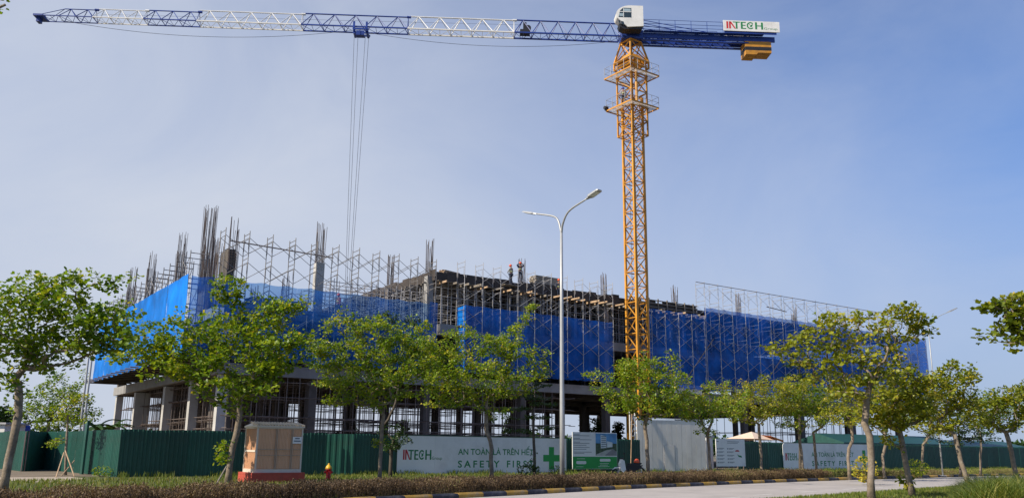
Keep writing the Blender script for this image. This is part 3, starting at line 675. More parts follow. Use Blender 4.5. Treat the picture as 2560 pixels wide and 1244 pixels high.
part('hook_block', MB().box(xtr-.3, xtr+.3, -.15, .15, zh+.3, zh+.95).tube((xtr, 0, zh+.3), (xtr, 0, zh), .05, 6).tube((xtr, 0, zh), (xtr+.18, 0, zh-.12), .05, 6).tube((xtr+.18, 0, zh-.12), (xtr+.22, 0, zh+.1), .04, 6), M_yel, trl)
def slack(x0, x1, z0, z1, sag):
    pts = [(x0+(x1-x0)*i/24, 0, z0+(z1-z0)*i/24-sag*4*(i/24)*(1-i/24)) for i in range(25)]
    UP('slack_cable', MB().path(pts, .020, 4), M_cable)
slack(jx(150), jx(880), ZB-.15, ZB-.1, 1.15); slack(jx(925), jx(1545), ZB-.3, ZB-.2, .95)
UP('travel_rope', MB().tube((jx(1300), 0, ZB+1.1), (jx(250), 0, ZB+.6), .012, 4), M_cable)
# turntable, counter-jib
UP('turntable', MB().box(-1.0, 1.05, -.8, .8, ZB-.25, ZB+.45).box(-.2, 1.1, -.75, .75, ZB+.45, ZB+.62), M_blue)
xc0, xc1 = .9, jx(1930, 100)
mb = MB()
for y in (-.62, .62): mb.box(xc0, xc1, y-.07, y+.07, ZB-.10, ZB+.42); mb.box(xc0, xc1-2.6, y-.12, y+.12, ZB-.34, ZB-.22)
for i in range(11): x = xc0+i*(xc1-xc0)/11; mb.box(x, x+.08, -.55, .55, ZB+.0, ZB+.12)
for i in range(7): x = xc0+i*1.2; mb.tube((x, -.62, ZB-.28), (x+.6, -.62, ZB-.1), .04, 4); mb.tube((x+.6, -.62, ZB-.1), (x+1.2, -.62, ZB-.28), .04, 4); mb.tube((x, -.6, ZB-.28), (x+1.2, .6, ZB-.28), .035, 4)
cj = UP('counter_jib', mb, M_blue)
part('walkway', MB().box(xc0+.2, xc1-1.2, -1.15, -.7, ZB+.43, ZB+.47), M_blue, cj)
mb = MB(); xs = jx(1798, 75)
for y in (-1.15, .75):
    n = 5
    for i in range(n+1):
        x = xc0+.1+(xs-xc0-.1)*i/n; mb.tube((x, y, ZB+.45), (x, y, ZB+1.55), .028, 4)
    for h in (.8, 1.15, 1.55): mb.tube((xc0+.1, y, ZB+h), (xs, y, ZB+h), .024, 4)
part('hand_rail', mb, M_blue, cj)
mb = MB()
mb.tube((xc0-.1, -.3, ZB+.4), (xc0-.1, -.3, ZB+2.0), .08, 6).tube((xc0-.1, .3, ZB+.4), (xc0-.1, .3, ZB+2.0), .08, 6).tube((xc0-.3, 0, ZB+2.0), (xc0+.4, 0, ZB+2.0), .09, 6)
for y in (-.4, .4): mb.tube((xc0-.1, y*.7, ZB+2.0), (xs+.3, y, ZB+.55), .035, 5); mb.tube((xc0-.1, y*.7, ZB+1.4), (xs-.2, y, ZB+.5), .03, 5)
UP('tie_bar', mb, M_blue)
z1s = ZB+.62; xs1 = jx(1936, 75)
sg = UP('name_board', MB().box(xs, xs1, -1.32, -1.26, z1s, z1s+1.08), M_white)
company_mark(xs+.28, xs1-.22, z1s+.22, z1s+.96, -1.324, sg)
UP('board_frame', MB().box(xs+.1, xs1-.3, -1.24, -1.18, ZB+.40, z1s+.9), M_blue)
UP('hoist_winch', MB().box(xs+.6, xs+2.2, -.5, .5, ZB+.45, ZB+.9).tube((xs+2.6, -.5, ZB+.9), (xs+2.6, .5, ZB+.9), .4, 12), M_white)
xw0, xw1 = jx(1857, 130), jx(1922, 130)
for k in range(3):
    y0 = -.72+k*.49
    w_ = UP('counterweight', MB().prism([(xw0+.05, ZB-1.45), (xw0+1.1, ZB-1.45), (xw0+1.25, ZB-1.25), (xw1, ZB-1.25), (xw1, ZB-.1), (xw0, ZB-.1)], y0, y0+.44), M_yel)
    part('black_band', MB().box(xw0+.02, xw1+.005, y0-.006, y0+.446, ZB-1.02, ZB-.66), M_black, w_)
# cab on the camera side of the turntable
cb = jx(1530, 60); cd = jx(1596, 60); zc0 = ZB+.15; cw = cd-cb; ch = 2.2
prof = []
for i in range(13):
    a = PI/2+PI*.62*i/12; prof.append((cb+cw*.55+cw*.55*math.cos(a), zc0+ch*.56+ch*.44*math.sin(a)*(1 if math.sin(a) > 0 else .95)))
prof = [(cd, zc0+ch)]+prof+[(cb+cw*.42, zc0), (cd, zc0+.12)]
cabp = UP('operator_cab', MB().prism(prof, -2.25, -1.05), M_white)
part('cab_floor', MB().prism([(cb+.28, zc0+.36), (cd-.03, zc0-.05+.12), (cd-.15, zc0-.12), (cb+.75, zc0-.15), (cb+.4, zc0+.05)], -2.1, -1.1), M_black, cabp)
wx0, wx1, wz0, wz1 = cb+.22, cb+cw*.56, zc0+.95, zc0+1.92
part('side_window', MB().prism([(wx0, wz0), (wx1, wz0), (wx1, wz1), (wx0+.45, wz1), (wx0+.15, wz1-.3)], -2.262, -2.24), M_glass, cabp)
part('window_pane', MB().box(wx0+.50, wx1-.06, -2.268, -2.262, wz0+.62, wz1-.08), M_grey, cabp); part('window_pane', MB().box(wx0+.08, wx0+.46, -2.268, -2.262, wz0+.1, wz0+.40), M_grey, cabp)
part('window_bar', MB().box(wx0+.46, wx0+.51, -2.272, -2.268, wz0, wz1-.05).box(wx0+.1, wx1, -2.272, -2.268, wz0+.54, wz0+.60), M_white, cabp)
part('front_window', MB().prism([(p[0]-.012, p[1]) for p in prof[5:11]]+[(p[0]+.05, p[1]) for p in reversed(prof[5:11])], -2.15, -1.15), M_glass, cabp)
part('lower_window', MB().prism([(cb+.16, zc0+.62), (cb+.36, zc0+.60), (cb+.42, zc0+.25), (cb+.28, zc0+.34)], -2.262, -2.24).prism([(cb+.46, zc0+.56), (cb+.70, zc0+.50), (cb+.74, zc0+.18), (cb+.5, zc0+.24)], -2.262, -2.24), M_glass, cabp)
part('cab_mount', MB().box(cd-.9, cd, -1.04, -.7, zc0-.1, zc0+.2), M_blue, cabp)

# ================================================================== FENCE, SIGNS, GATE
def corrugated(w, h, p=.19):
    mb = MB(); n = int(w/p); st = w/n; xs_ = []
    for i in range(n): xs_ += [(i*st, 0), (i*st+st*.5, 0), (i*st+st*.62, -.032), (i*st+st*.88, -.032)]
    xs_.append((w, 0)); k = 0
    for x, y in xs_: mb.v += [(x, y, 0), (x, y, h)]
    for i in range(len(xs_)-1): mb.f.append((2*i, 2*i+2, 2*i+3, 2*i+1))
    for i in range(len(xs_)-1):  # thickness at the top edge
        pass
    return mb
PAN = corrugated(1.14, 2.3).mesh('sheet_panel', M_green)
def fence(label, p0, p1, h=2.3, posts=True):
    p0 = Vector((*p0[:2], 0)); p1 = Vector((*p1[:2], 0)); d = p1-p0; L = d.length; rz = math.atan2(d.y, d.x)
    t = thing('sheet_fence', label, 'fence', (p0.x, p0.y, .06), rz, 'green corrugated fence round the site')
    n = max(1, round(L/1.1)); st = L/n
    for i in range(n):
        link('sheet_panel', PAN, t, (i*st-.02, rnd.uniform(-.012, .012), rnd.uniform(-.03, .02)), (rnd.uniform(-.008, .008), 0, 0), ((st+.02)/1.12, 1, h/2.3))
    mb = MB()
    for i in range(0, n+1, 2): mb.box(i*st-.03, i*st+.03, .05, .11, 0, h-.05)
    mb.box(0, L, .045, .048, h-.35, h-.29); mb.box(0, L, .045, .048, .4, .46)
    part('fence_post', mb, M_tubed, t); return t
fb = 45.5
c0 = W(9.0, fb)
def aB(px, py=1120, b=fb): return onB(px, py, b)[0]
gl = [ground(288, 1197, .1), ground(108, 1174, .1), ground(56, 1179, .1), ground(-120, 1158, .1)]
fence('sunlit green sheet fence running back from the corner at the left', gl[1], (c0.x, c0.y))
fence('short dark green fence return at the far left, facing the camera', gl[2], gl[1])
fence('far left end of the green sheet fence, cut by the picture edge', gl[3], gl[2])
fence('dark green front fence behind the louvred cabinet, from the corner to the hydrant', W(9.0, fb), W(aB(815), fb))
p_a = W(aB(815), fb+.02); p_b = ground(885, 1189.5, .1)
fence('one sunlit green fence panel turned to the left behind the hydrant', W(aB(822), fb+.55), W(aB(886)-.15, fb-.25))
fence('green fence stretch just left of the big safety sign', W(aB(886)-.1, fb-.2), W(aB(1000), fb))
fence('green fence strip behind the big safety sign and the project board', W(aB(1000), fb+.02), W(aB(1600), fb+.02), 2.28)
fence('green fence between the rules board and the second safety sign', W(aB(1845), fb), W(aB(1965), fb))
fence('green fence behind the second safety sign', W(aB(1965), fb+.06), W(aB(2180), fb+.06))
fence('long green fence running off to the right behind the tree row', W(aB(2180), fb), W(112, fb))
tag(part('fence_post', MB().box(-.28, .28, -.05, .05, 0, 2.75), M_green, None, (*(gl[0].lerp(gl[1], .4)).xy, .1), (0, 0, 2.2)), 'taller green sheet strip sticking up above the left fence', 'fence strip')

def rounded(x0, x1, z0, z1, r, n=5):
    pts = []
    for cx, cz, a0 in ((x1-r, z1-r, 0), (x0+r, z1-r, PI/2), (x0+r, z0+r, PI), (x1-r, z0+r, 1.5*PI)):
        for i in range(n+1): a = a0+PI/2*i/n; pts.append((cx+r*math.cos(a), cz+r*math.sin(a)))
    return pts
def safety_sign(label, pxs, b, scale_rows=None):
    a = [aB(p, 1140, b) for p in pxs]    # edges: left, right, mark0, mark1, text0, text1, cross0, cross1
    t = thing('safety_sign', label, 'sign', W(a[0], b, .10), ROT, 'white safety signs on the fence'); X = [v-a[0] for v in a]; H = 2.22
    w = X[1]
    nP = max(2, round(w/2.45))
    for i in range(nP):
        x0, x1 = w*i/nP+.004, w*(i+1)/nP-.004
        if i == 0: pts = [p for p in rounded(x0, x1+1, .02, H, .28)]; pts = [(min(x, x1), z) for x, z in pts]
        else: pts = [(x0, .02), (x1, .02), (x1, H), (x0, H)]
        part('sign_panel', MB().prism(pts, 0, .03), M_signw, t)
    part('sign_edge', MB().box(.2, w, -.012, .03, H, H+.05), M_green, t)
    y = -.006
    company_mark(X[2], X[3], .86, 1.42, y, t)
    text_on('AN TOÀN LÀ TRÊN HẾT', X[4], X[5], 1.15, 1.72, y, M_gprint, t, bold=.012)
    tw = X[5]-X[4]; text_on('SAFETY', X[4], X[4]+.537*tw, .40, .82, y, M_gprint, t, bold=.02, spacing=1.45); text_on('FIRST', X[4]+.634*tw, X[5], .40, .82, y, M_gprint, t, bold=.02, spacing=1.45)
    cx = (X[6]+X[7])/2; cz = .97; arm = (X[7]-X[6])/2; th = arm*.31
    mb = MB(); mb.quad((cx-th, y, cz-arm*1.05), (cx+th, y, cz-arm*1.05), (cx+th, y, cz+arm*1.05), (cx-th, y, cz+arm*1.05))
    for s_ in (-1, 1): mb.quad((cx+s_*th, y, cz-th), (cx+s_*arm, y, cz-th), (cx+s_*arm, y, cz+th), (cx+s_*th, y, cz+th))
    part('green_cross', mb, M_cross, t); return t
safety_sign('big white safety sign with green cross, left of the street lamp', (993, 1416, 1007, 1105, 1145, 1334, 1358, 1399), fb-.12)
safety_sign('second white safety sign with green cross, further right behind the tree trunks', (1958, 2175, 1963, 2003, 2029, 2134, 2148, 2172), fb-.12)

# project board with picture
a0, a1 = aB(1423), aB(1534); bw = a1-a0
pb = thing('project_board', 'project information board with a building picture and green lower band, right of the street lamp', 'notice board', W(a0, fb-.35, .1), ROT)
part('board', MB().box(0, bw, 0, .05, .28, 2.66), M_signw, pb)
part('green_band', MB().quad((.02, -.004, .30), (bw-.02, -.004, .30), (bw-.02, -.004, 1.08), (.02, -.004, 1.08)), M_cross, pb)
px0 = bw*.51; yb = -.004
part('picture_sky', MB().quad((px0, yb, 1.95), (bw-.03, yb, 1.95), (bw-.03, yb, 2.6), (px0, yb, 2.6)), mat('picture_sky', (.10, .27, .50), .6, var=.4, scale=1.2), pb)
part('picture_ground', MB().quad((px0, yb, 1.15), (bw-.03, yb, 1.15), (bw-.03, yb, 1.95), (px0, yb, 1.95)), mat('picture_ground', (.055, .09, .05), .6, var=.5, scale=6), pb)
pic = MB(); yq = yb-.003
pic.quad((px0+.45, yq, 1.62), (px0+.95, yq, 1.66), (px0+.95, yq, 2.42), (px0+.45, yq, 2.52)).quad((px0+1.0, yq, 1.68), (px0+1.5, yq, 1.72), (px0+1.5, yq, 2.02), (px0+1.0, yq, 2.10))
part('picture_building', pic, mat('picture_building', (.62, .68, .70), .6), pb)
lm = MB()
for i in range(6): z = 1.72+i*.13; lm.quad((px0+.5, yq-.002, z), (px0+.92, yq-.002, z+.01), (px0+.92, yq-.002, z+.055), (px0+.5, yq-.002, z+.05))
part('picture_window_row', lm, mat('picture_glass', (.03, .08, .13), .5), pb)
part('picture_road', MB().quad((px0+.8, yq, 1.16), (bw-.04, yq, 1.16), (bw-.04, yq, 1.42), (bw-.4, yq, 1.6)), mat('picture_road', (.25, .25, .27), .6), pb)
part('picture_pavement', MB().quad((px0+.03, yq, 1.16), (px0+.8, yq, 1.16), (bw-.4, yq, 1.58), (px0+.9, yq, 1.5), (px0+.03, yq, 1.22)), mat('picture_pavement', (.45, .47, .45), .6), pb)
tx = MB()
for z, l in ((2.48, .28), (2.42, .75), (2.24, .3), (2.16, .85), (2.0, .3), (1.92, .75), (1.80, .6), (1.66, .75), (1.54, .6), (1.36, .85), (1.28, .5)): tx.quad((.08, yb, z), (.08+l*px0*.92, yb, z), (.08+l*px0*.92, yb, z+.028), (.08, yb, z+.028))
part('printed_lines', tx, M_dprint, pb)
tx = MB()
for x0_, z, l in ((.35, .93, .7), (px0+.35, .62, .8), (px0+.35, .52, .7), (px0+.2, .42, 1.0), (.3, .42, .6)): tx.quad((x0_, -.008, z), (x0_+l, -.008, z), (x0_+l, -.008, z+.025), (x0_, -.008, z+.025))
part('printed_lines', tx, M_lprint, pb)
part('printed_box', MB().prism(rounded(.3, 1.15, .60, .80, .08), -.012, -.006).prism(rounded(px0+.35, px0+1.3, .76, .94, .08), -.012, -.006), M_lprint, pb)
# rules board
a0, a1 = aB(1775), aB(1847); bw = a1-a0
rb = thing('rules_board', 'pale site rules board with rows of small print and two red and green pictures', 'notice board', W(a0, fb-.6, .1), ROT)
part('board', MB().box(0, bw, 0, .05, .42, 2.42), M_signw, rb)
tx = MB()
for r_ in range(5):
    z = 1.72-r_*.25
    for c_ in (.12, bw*.38): tx.quad((c_+.15, -.004, z), (c_+.75, -.004, z), (c_+.75, -.004, z+.03), (c_+.15, -.004, z+.03)); tx.quad((c_+.15, -.004, z-.06), (c_+.6, -.004, z-.06), (c_+.6, -.004, z-.035), (c_+.15, -.004, z-.035)); tx.quad((c_, -.004, z-.06), (c_+.09, -.004, z-.06), (c_+.09, -.004, z+.04), (c_, -.004, z+.04))
tx.quad((bw*.38, -.004, 2.2), (bw*.8, -.004, 2.2), (bw*.8, -.004, 2.24), (bw*.38, -.004, 2.24)).quad((bw*.38, -.004, 2.1), (bw*.75, -.004, 2.1), (bw*.75, -.004, 2.13), (bw*.38, -.004, 2.13)).quad((.08, -.004, 2.2), (.3, -.004, 2.2), (.3, -.004, 2.25), (.08, -.004, 2.25))
part('printed_lines', tx, M_dprint, rb)
part('red_picture', MB().prism([(bw*.72+.25*math.cos(a), 1.50+.12*math.sin(a)) for a in np.linspace(0, PI, 8)], -.006, -.004), M_rprint, rb)
part('green_picture', MB().prism([(bw*.72, 1.30), (bw*.72+.12, 1.12), (bw*.72+.5, 1.05), (bw*.72+.45, 1.2), (bw*.72+.2, 1.22)], -.006, -.004), M_gprint, rb)
part('leg', MB().box(.1, .16, .06, .12, 0, 2.3), M_tubed, rb); part('leg', MB().box(bw-.16, bw-.1, .06, .12, 0, 2.3), M_tubed, rb)

# tall white gate hoarding
a0, a1 = aB(1597), aB(1748); gw = a1-a0
gt = thing('white_gate', 'tall pale sheet metal gate with a small door, right of the motorbike', 'gate', W(a0, fb+.15, .1), ROT-.14)
nP = 14
for i in range(nP):
    x0, x1 = gw*i/nP, gw*(i+1)/nP; h = 3.62+.10*i/nP
    part('sheet_panel', MB().box(x0+.006, x1-.006, .002*(i % 2), .05, .05, h), M_gate, gt)
part('door', MB().box(gw*.385, gw*.53, -.02, -.003, .1, 1.85), M_gate, gt)
part('door_frame', MB().box(gw*.375, gw*.385, -.014, 0, .1, 1.88).box(gw*.53, gw*.54, -.014, 0, .1, 1.88).box(gw*.375, gw*.54, -.014, 0, 1.85, 1.88), M_steel, gt)
part('top_rail', MB().box(0, gw, -.03, .08, 3.72, 3.78), M_white, gt)
# lattice bits either side of the gate
for lab, pa, h in (('white steel lattice post at the left edge of the pale gate', 1583, 4.2), ('white steel lattice post between the pale gate and the rules board', 1762, 2.5)):
    a_ = aB(pa); t = thing('lattice_post', lab, 'post', W(a_, fb+.3, .1), ROT); mb = MB()
    for x in (0, .5): mb.tube((x, 0, 0), (x, 0, h), .045, 5)
    for k in range(int(h/.8)): mb.tube((0, 0, k*.8+.1), (.5, 0, k*.8+.1), .03, 4); mb.tube((0, 0, k*.8+.1), (.5, 0, k*.8+.8), .03, 4)
    part('lattice', mb, M_white, t)
tag(part('leaning_pole', MB().tube(W(aB(1568), fb-.3, .1), W(aB(1586), fb+.1, 5.2), .035, 6), M_wood, None), 'thin bare pole leaning beside the pale gate', 'pole')
# canvas canopy, roofed sheds behind fence
a_ = aB(1880, 1100, 49)
cv = thing('canopy', 'cream peaked canvas canopy with an orange edge showing over the fence', 'canopy', W(a_, 49, .1), ROT)
apex = (0, 0, 3.15); cs = [(-1.5, -1.5, 2.55), (1.5, -1.5, 2.45), (1.5, 1.5, 2.45), (-1.5, 1.5, 2.55)]
mb = MB()
for i in range(4): mb.quad(cs[i], cs[(i+1) % 4], apex)
part('canvas', mb, M_canvas, cv)
part('orange_flap', MB().quad((.5, -1.55, 2.8), (2.1, -1.6, 2.45), (2.1, -1.55, 2.3), (1.4, -1.56, 2.44)).quad((.5, -1.55, 2.8), (2.1, -1.6, 2.45), (2.3, 0, 2.5), (.5, 0, 2.9)), M_orange, cv)
for x in (-1.4, 1.4):
    for y in (-1.4, 1.4): part('leg', MB().tube((x, y, 0), (x, y, 2.5), .03, 6), M_white, cv)
for lab, x0p, x1p, b, z0, z1 in (('green low-pitched site shed roof over pale walls, behind the second safety sign', 2100, 2380, 50, 2.45, 3.3), ('second smaller green shed roof at the far right behind the fence', 2400, 2560, 51, 2.3, 3.0)):
    a0, a1 = aB(x0p, 1100, b), aB(x1p, 1100, b); t = thing('site_shed', lab, 'shed', W(a0, b, .1), ROT); w = a1-a0
    part('wall', MB().box(.6, w-.6, .5, 4.5, 0, z0+.25), mat('shed_wall', (.55, .52, .47), .8, var=.1), t)
    part('roof', MB().prism([(0, z0), (w, z0)], 0, .01) if False else MB().quad((0, -.4, z0), (w, -.4, z0), (w, 2.5, z1), (0, 2.5, z1)).quad((0, 2.5, z1), (w, 2.5, z1), (w, 5.4, z0), (0, 5.4, z0)).quad((0, -.4, z0-.12), (w, -.4, z0-.12), (w, -.4, z0), (0, -.4, z0)).quad((0, -.4, z0-.12), (0, 5.4, z0-.12), (0, 5.4, z0), (0, 2.5, z1), (0, -.4, z0)), M_troof, t)
    for i in range(int(w/2.2)): part('window', MB().box(1.1+i*2.2, 2.2+i*2.2, .46, .495, 1.6, z0-.1), M_glass, t)
# grey site container right behind the gate
a0 = aB(1700, 1060, 50)
t = thing('site_cabin', 'pale grey site cabin roof edge peeking out behind the gate', 'cabin', W(a0, 49.5, .1), ROT)
part('wall', MB().box(0, 3.2, 0, 3, 0, 2.6), M_gate, t); part('roof', MB().box(-.1, 3.3, -.1, 3.1, 2.6, 2.75), M_steel, t); part('window', MB().box(.4, 1.6, -.02, -.003, 1.2, 2.2), M_glass, t)

# ================================================================== STREET FURNITURE
def street_lamp(label, base, h, arms, r0=.10):
    t = thing('street_lamp', label, 'street lamp', base, 0, 'galvanised street lamps')
    mb = MB().path([(0, 0, 0), (0, 0, h*.28), (0, 0, h*.7), (0, 0, h)], [r0, r0*.93, r0*.72, r0*.58], 12)
    part('pole', mb, M_galv, t, smooth=True)
    part('base_plate', MB().box(-.2, .2, -.2, .2, 0, .03), M_galv, t)
    for pts, tilt in arms:
        P = [Vector(p) for p in pts]; sp = []
        Q = [P[0]*2-P[1]]+P+[P[-1]*2-P[-2]]
        for i in range(1, len(Q)-2):
            for k in range(8):
                u = k/8; a, b, c, d = Q[i-1], Q[i], Q[i+1], Q[i+2]; sp.append(.5*((2*b)+(-a+c)*u+(2*a-5*b+4*c-d)*u*u+(-a+3*b-3*c+d)*u**3))
        sp.append(P[-1]); arm = part('arm', MB().path(sp, [r0*.5-(r0*.15)*i/len(sp) for i in range(len(sp))], 8), M_galv, t, smooth=True)
        e = P[-1]; d = (P[-1]-P[-2]).normalized(); s = d.cross(Vector((0, 0, 1))).normalized(); up = s.cross(d)
        mb = MB(); k = 0
        ring = []
        for f, w, hh in ((-.05, .05, .05), (.12, .09, .07), (.22, .16, .09), (.75, .16, .07), (.82, .12, .03)):
            n = len(mb.v)
            for su, uu in ((-1, -1), (1, -1), (1, 1), (-.6, 1)): mb.v.append(tuple(e+d*f+s*(w*su)+up*(hh*.5*uu)))
            ring.append(n)
        for a, b in zip(ring[:-1], ring[1:]):
            for i in range(4): j = (i+1) % 4; mb.f.append((a+i, a+j, b+j, b+i))
        mb.f.append(tuple(ring[0]+i for i in (3, 2, 1, 0))); mb.f.append(tuple(ring[-1]+i for i in range(4)))
        part('lamp_head', mb, M_galv, t)
        mb = MB(); q = e+d*.28-up*.052; mb.quad(q-s*.12, q+s*.12, q+s*.12+d*.42+up*.008, q-s*.12+d*.42+up*.008); part('lamp_glass', mb, M_lprint, t)
    return t
YL = 37.6; lb = ground(1404, 1190, .1); lb = Vector((at(1405.5, 1170, YL).x, YL, .1))
def rel(px, py, dy=0): p = at(px, py, YL+dy); return (p.x-lb.x, p.y-lb.y, p.z-lb.z)
ht = rel(1404, 575)[2]
street_lamp('tall galvanised street lamp with two curved arms in the middle of the view', lb, ht,
    [([(0, 0, ht-.15), rel(1408, 556, -.2), rel(1424, 526, -.7), rel(1468, 496, -1.6)], 0), ([(0, 0, ht-.15), rel(1396, 552, .2), rel(1382, 540, .5), rel(1340, 534, 1.2)], 0)], .105)
Y2 = 61.5; b2_ = at(2355, 1165, Y2)
t2 = at(2325, 815, Y2); h2 = t2.z-.1
e2 = at(2372, 781, Y2)
street_lamp('far street lamp with one arm at the right end of the blue net', (b2_.x, Y2, .1), h2, [([(0, 0, h2-.1), (.25, 0, h2+.3), (.9, 0, h2+.75), (e2.x-t2.x, 0, e2.z-.1)], 0)], .055)
# left background poles
for lab, (x0, y0), (x1, y1), Y in (('thin grey pole with a dark floodlight behind the left fence', (208, 1075), (228, 882), 58), ('second thin grey pole beside the floodlight pole', (199, 1080), (215, 890), 60)):
    p = at(x0, y0, Y); q = at(x1, y1, Y); t = thing('pole', lab, 'pole', (p.x, Y, 0), 0)
    part('shaft', MB().tube((0, 0, 0), (0, 0, q.z), .09, 8, r2=.06), M_galv, t)
    if 'dark' in lab: part('floodlight', MB().box(0, .5, -.15, .15, q.z-.05, q.z+.25).tube((0, 0, q.z-.1), (.2, 0, q.z+.05), .04, 5), M_black, t)
# water tank at far left
p = at(45, 1090, 62); t = thing('water_tank', 'blue plastic water tank on a stand behind the far left fence', 'water tank', (p.x, 62, 0))
part('tank', MB().lathe([(.6, 2.0), (.72, 2.1), (.72, 2.35), (.68, 2.4), (.72, 2.45), (.72, 2.8), (.66, 2.9), (.5, 3.0), (.2, 3.08)], 16), M_tank, t, smooth=True)
part('stand', MB().box(-.6, .6, -.6, .6, 1.94, 2.0).box(-.6, -.5, -.6, -.5, 0, 1.94).box(.5, .6, -.6, -.5, 0, 1.94).box(-.6, -.5, .5, .6, 0, 1.94).box(.5, .6, .5, .6, 0, 1.94), M_steel, t)
p = at(8, 1090, 60); t = thing('site_hut', 'pale grey hut roof behind the fence at the far left edge', 'hut', (p.x, 60, 0)); part('wall', MB().box(-2, .6, -1, 1.5, 0, 2.9), M_gate, t); part('roof', MB().box(-2.2, .75, -1.2, 1.7, 2.9, 3.02), M_steel, t)

# transformer cabinet with louvres
g = ground(628, 1207, .13); ac, bc = g.dot(UA), g.dot(VB)
cbn = thing('transformer_cabinet', 'tan louvred transformer cabinet with a small hip roof on a red plinth', 'electrical cabinet', W(ac, bc, .13), ROT)
PW, PD = 2.30, 1.75
part('plinth', MB().box(0, PW, 0, PD, 0, .42), M_brick, cbn)
for k in range(4): part('plinth_course', MB().box(-.006, 0, .0, PD, .02+k*.1, .10+k*.1).box(.0, PW, -.006, 0, .02+k*.1, .10+k*.1), M_brick, cbn)
x0, x1, y0, y1, z0, z1 = .14, PW-.14, .12, PD-.12, .42, 2.28
part('core', MB().box(x0+.05, x1-.05, y0+.05, y1-.05, z0, z1), M_cabt, cbn)
fr = MB()
for x in (x0, x1-.06):
    for y in (y0, y1-.06): fr.box(x, x+.06, y, y+.06, z0, z1)
fr.box(x0+.06, x1-.06, y0+.004, y0+.05, z0, z0+.14); fr.box(x0+.06, x1-.06, y0+.004, y0+.05, z1-.05, z1)
fr.box(x0+.004, x0+.05, y0+.06, y1-.06, z0, z0+.14); fr.box(x0+.004, x0+.05, y0+.06, y1-.06, z1-.05, z1); fr.box(x0+.004, x0+.05, y0+.06, y1-.06, 1.26, 1.34)
part('frame', fr, M_cabw, cbn)
fwid = (x1-x0-.12); nL = 30
lv = MB().box(0, fwid/nL*.90, 0, .035, 0, z1-z0-.22).mesh('louvre', M_cabt)
for i in range(nL): link('louvre', lv, cbn, (x0+.07+i*fwid/nL, y0+.012, z0+.16), (0, 0, .35))
dwid = (y1-y0-.12); nS = 16
lv2 = MB().box(0, .035, 0, dwid/nS*.55, 0, z1-z0-.22).mesh('louvre', M_cabt)
for i in range(nS): link('louvre', lv2, cbn, (x0+.012, y0+.07+i*dwid/nS, z0+.16), (0, 0, -.5))
fr = MB()
for u in (.40, .43, .76, .79): fr.box(x0+.06+fwid*u-.006, x0+.06+fwid*u+.012, y0-.022, y0+.004, z0+.14, z1-.06)
fr.box(x0+.07, x1-.07, y0-.026, y0-.012, 1.12, 1.14); fr.box(x0+.07, x1-.07, y0-.026, y0-.012, 1.36, 1.38)
part('door_edge', fr, mat('door_edge_tan', (.42, .34, .26), .6), cbn)
rf = MB(); e = .05; zr = z1+.20; mid = (y0+y1)/2
rf.quad((x0-e, y0-e, z1+.06), (x1+e, y0-e, z1+.06), (x1-.15, mid, zr), (x0+.05, mid, zr)).quad((x0-e, y1+e, z1+.06), (x1+e, y1+e, z1+.06), (x1-.15, mid, zr), (x0+.05, mid, zr)).quad((x0-e, y0-e, z1+.06), (x0+.05, mid, zr), (x0-e, y1+e, z1+.06)).quad((x1+e, y0-e, z1+.06), (x1-.15, mid, zr), (x1+e, y1+e, z1+.06))
rf.box(x0-e, x1+e, y0-e, y1+e, z1-.0, z1+.058)
part('roof', rf, M_cabw, cbn)
rm = MB().tube((0, 0, 0), (0, .85, .13), .04, 5).mesh('roof_rib', mat('cabinet_roof_sheet', (.72, .56, .38), .5, var=.06))
for i in range(17): link('roof_rib', rm, cbn, (x0-.02+i*(x1-x0+.04)/16, y0-e, z1+.085))
for i in range(2): pass
part('warning_plate', MB().box(x1-.47, x1-.06, y0-.04, y0-.028, 1.62, 1.90), M_white, cbn)
wl = MB()
for z, a_, b_ in ((1.81, .10, .31), (1.70, .05, .36)): wl.quad((x1-.47+a_, y0-.043, z), (x1-.47+b_, y0-.043, z), (x1-.47+b_, y0-.043, z+.05), (x1-.47+a_, y0-.043, z+.05))
part('printed_lines', wl, M_dprint, cbn)
# hydrant
hg = ground(820, 1199, .13)
hy = thing('fire_hydrant', 'red fire hydrant with a yellow cap beside the green fence', 'fire hydrant', (hg.x, hg.y, .13), .4)
part('barrel', MB().lathe([(.17, 0), (.17, .05), (.11, .07), (.11, .42), (.15, .44), (.15, .50)], 14), M_hred, hy, smooth=True)
part('bonnet', MB().lathe([(.155, .50), (.155, .54), (.13, .60), (.09, .66), (.05, .69), (.05, .75), (.03, .76)], 14), M_hyel, hy, smooth=True)
part('outlet', MB().tube((0, 0, .33), (0, -.2, .33), .075, 10).tube((0, -.2, .33), (0, -.23, .33), .09, 10), M_hred, hy)
part('outlet', MB().tube((0, 0, .36), (-.19, 0, .36), .055, 10), M_hred, hy); part('outlet', MB().tube((0, 0, .36), (.19, 0, .36), .055, 10), M_hred, hy)

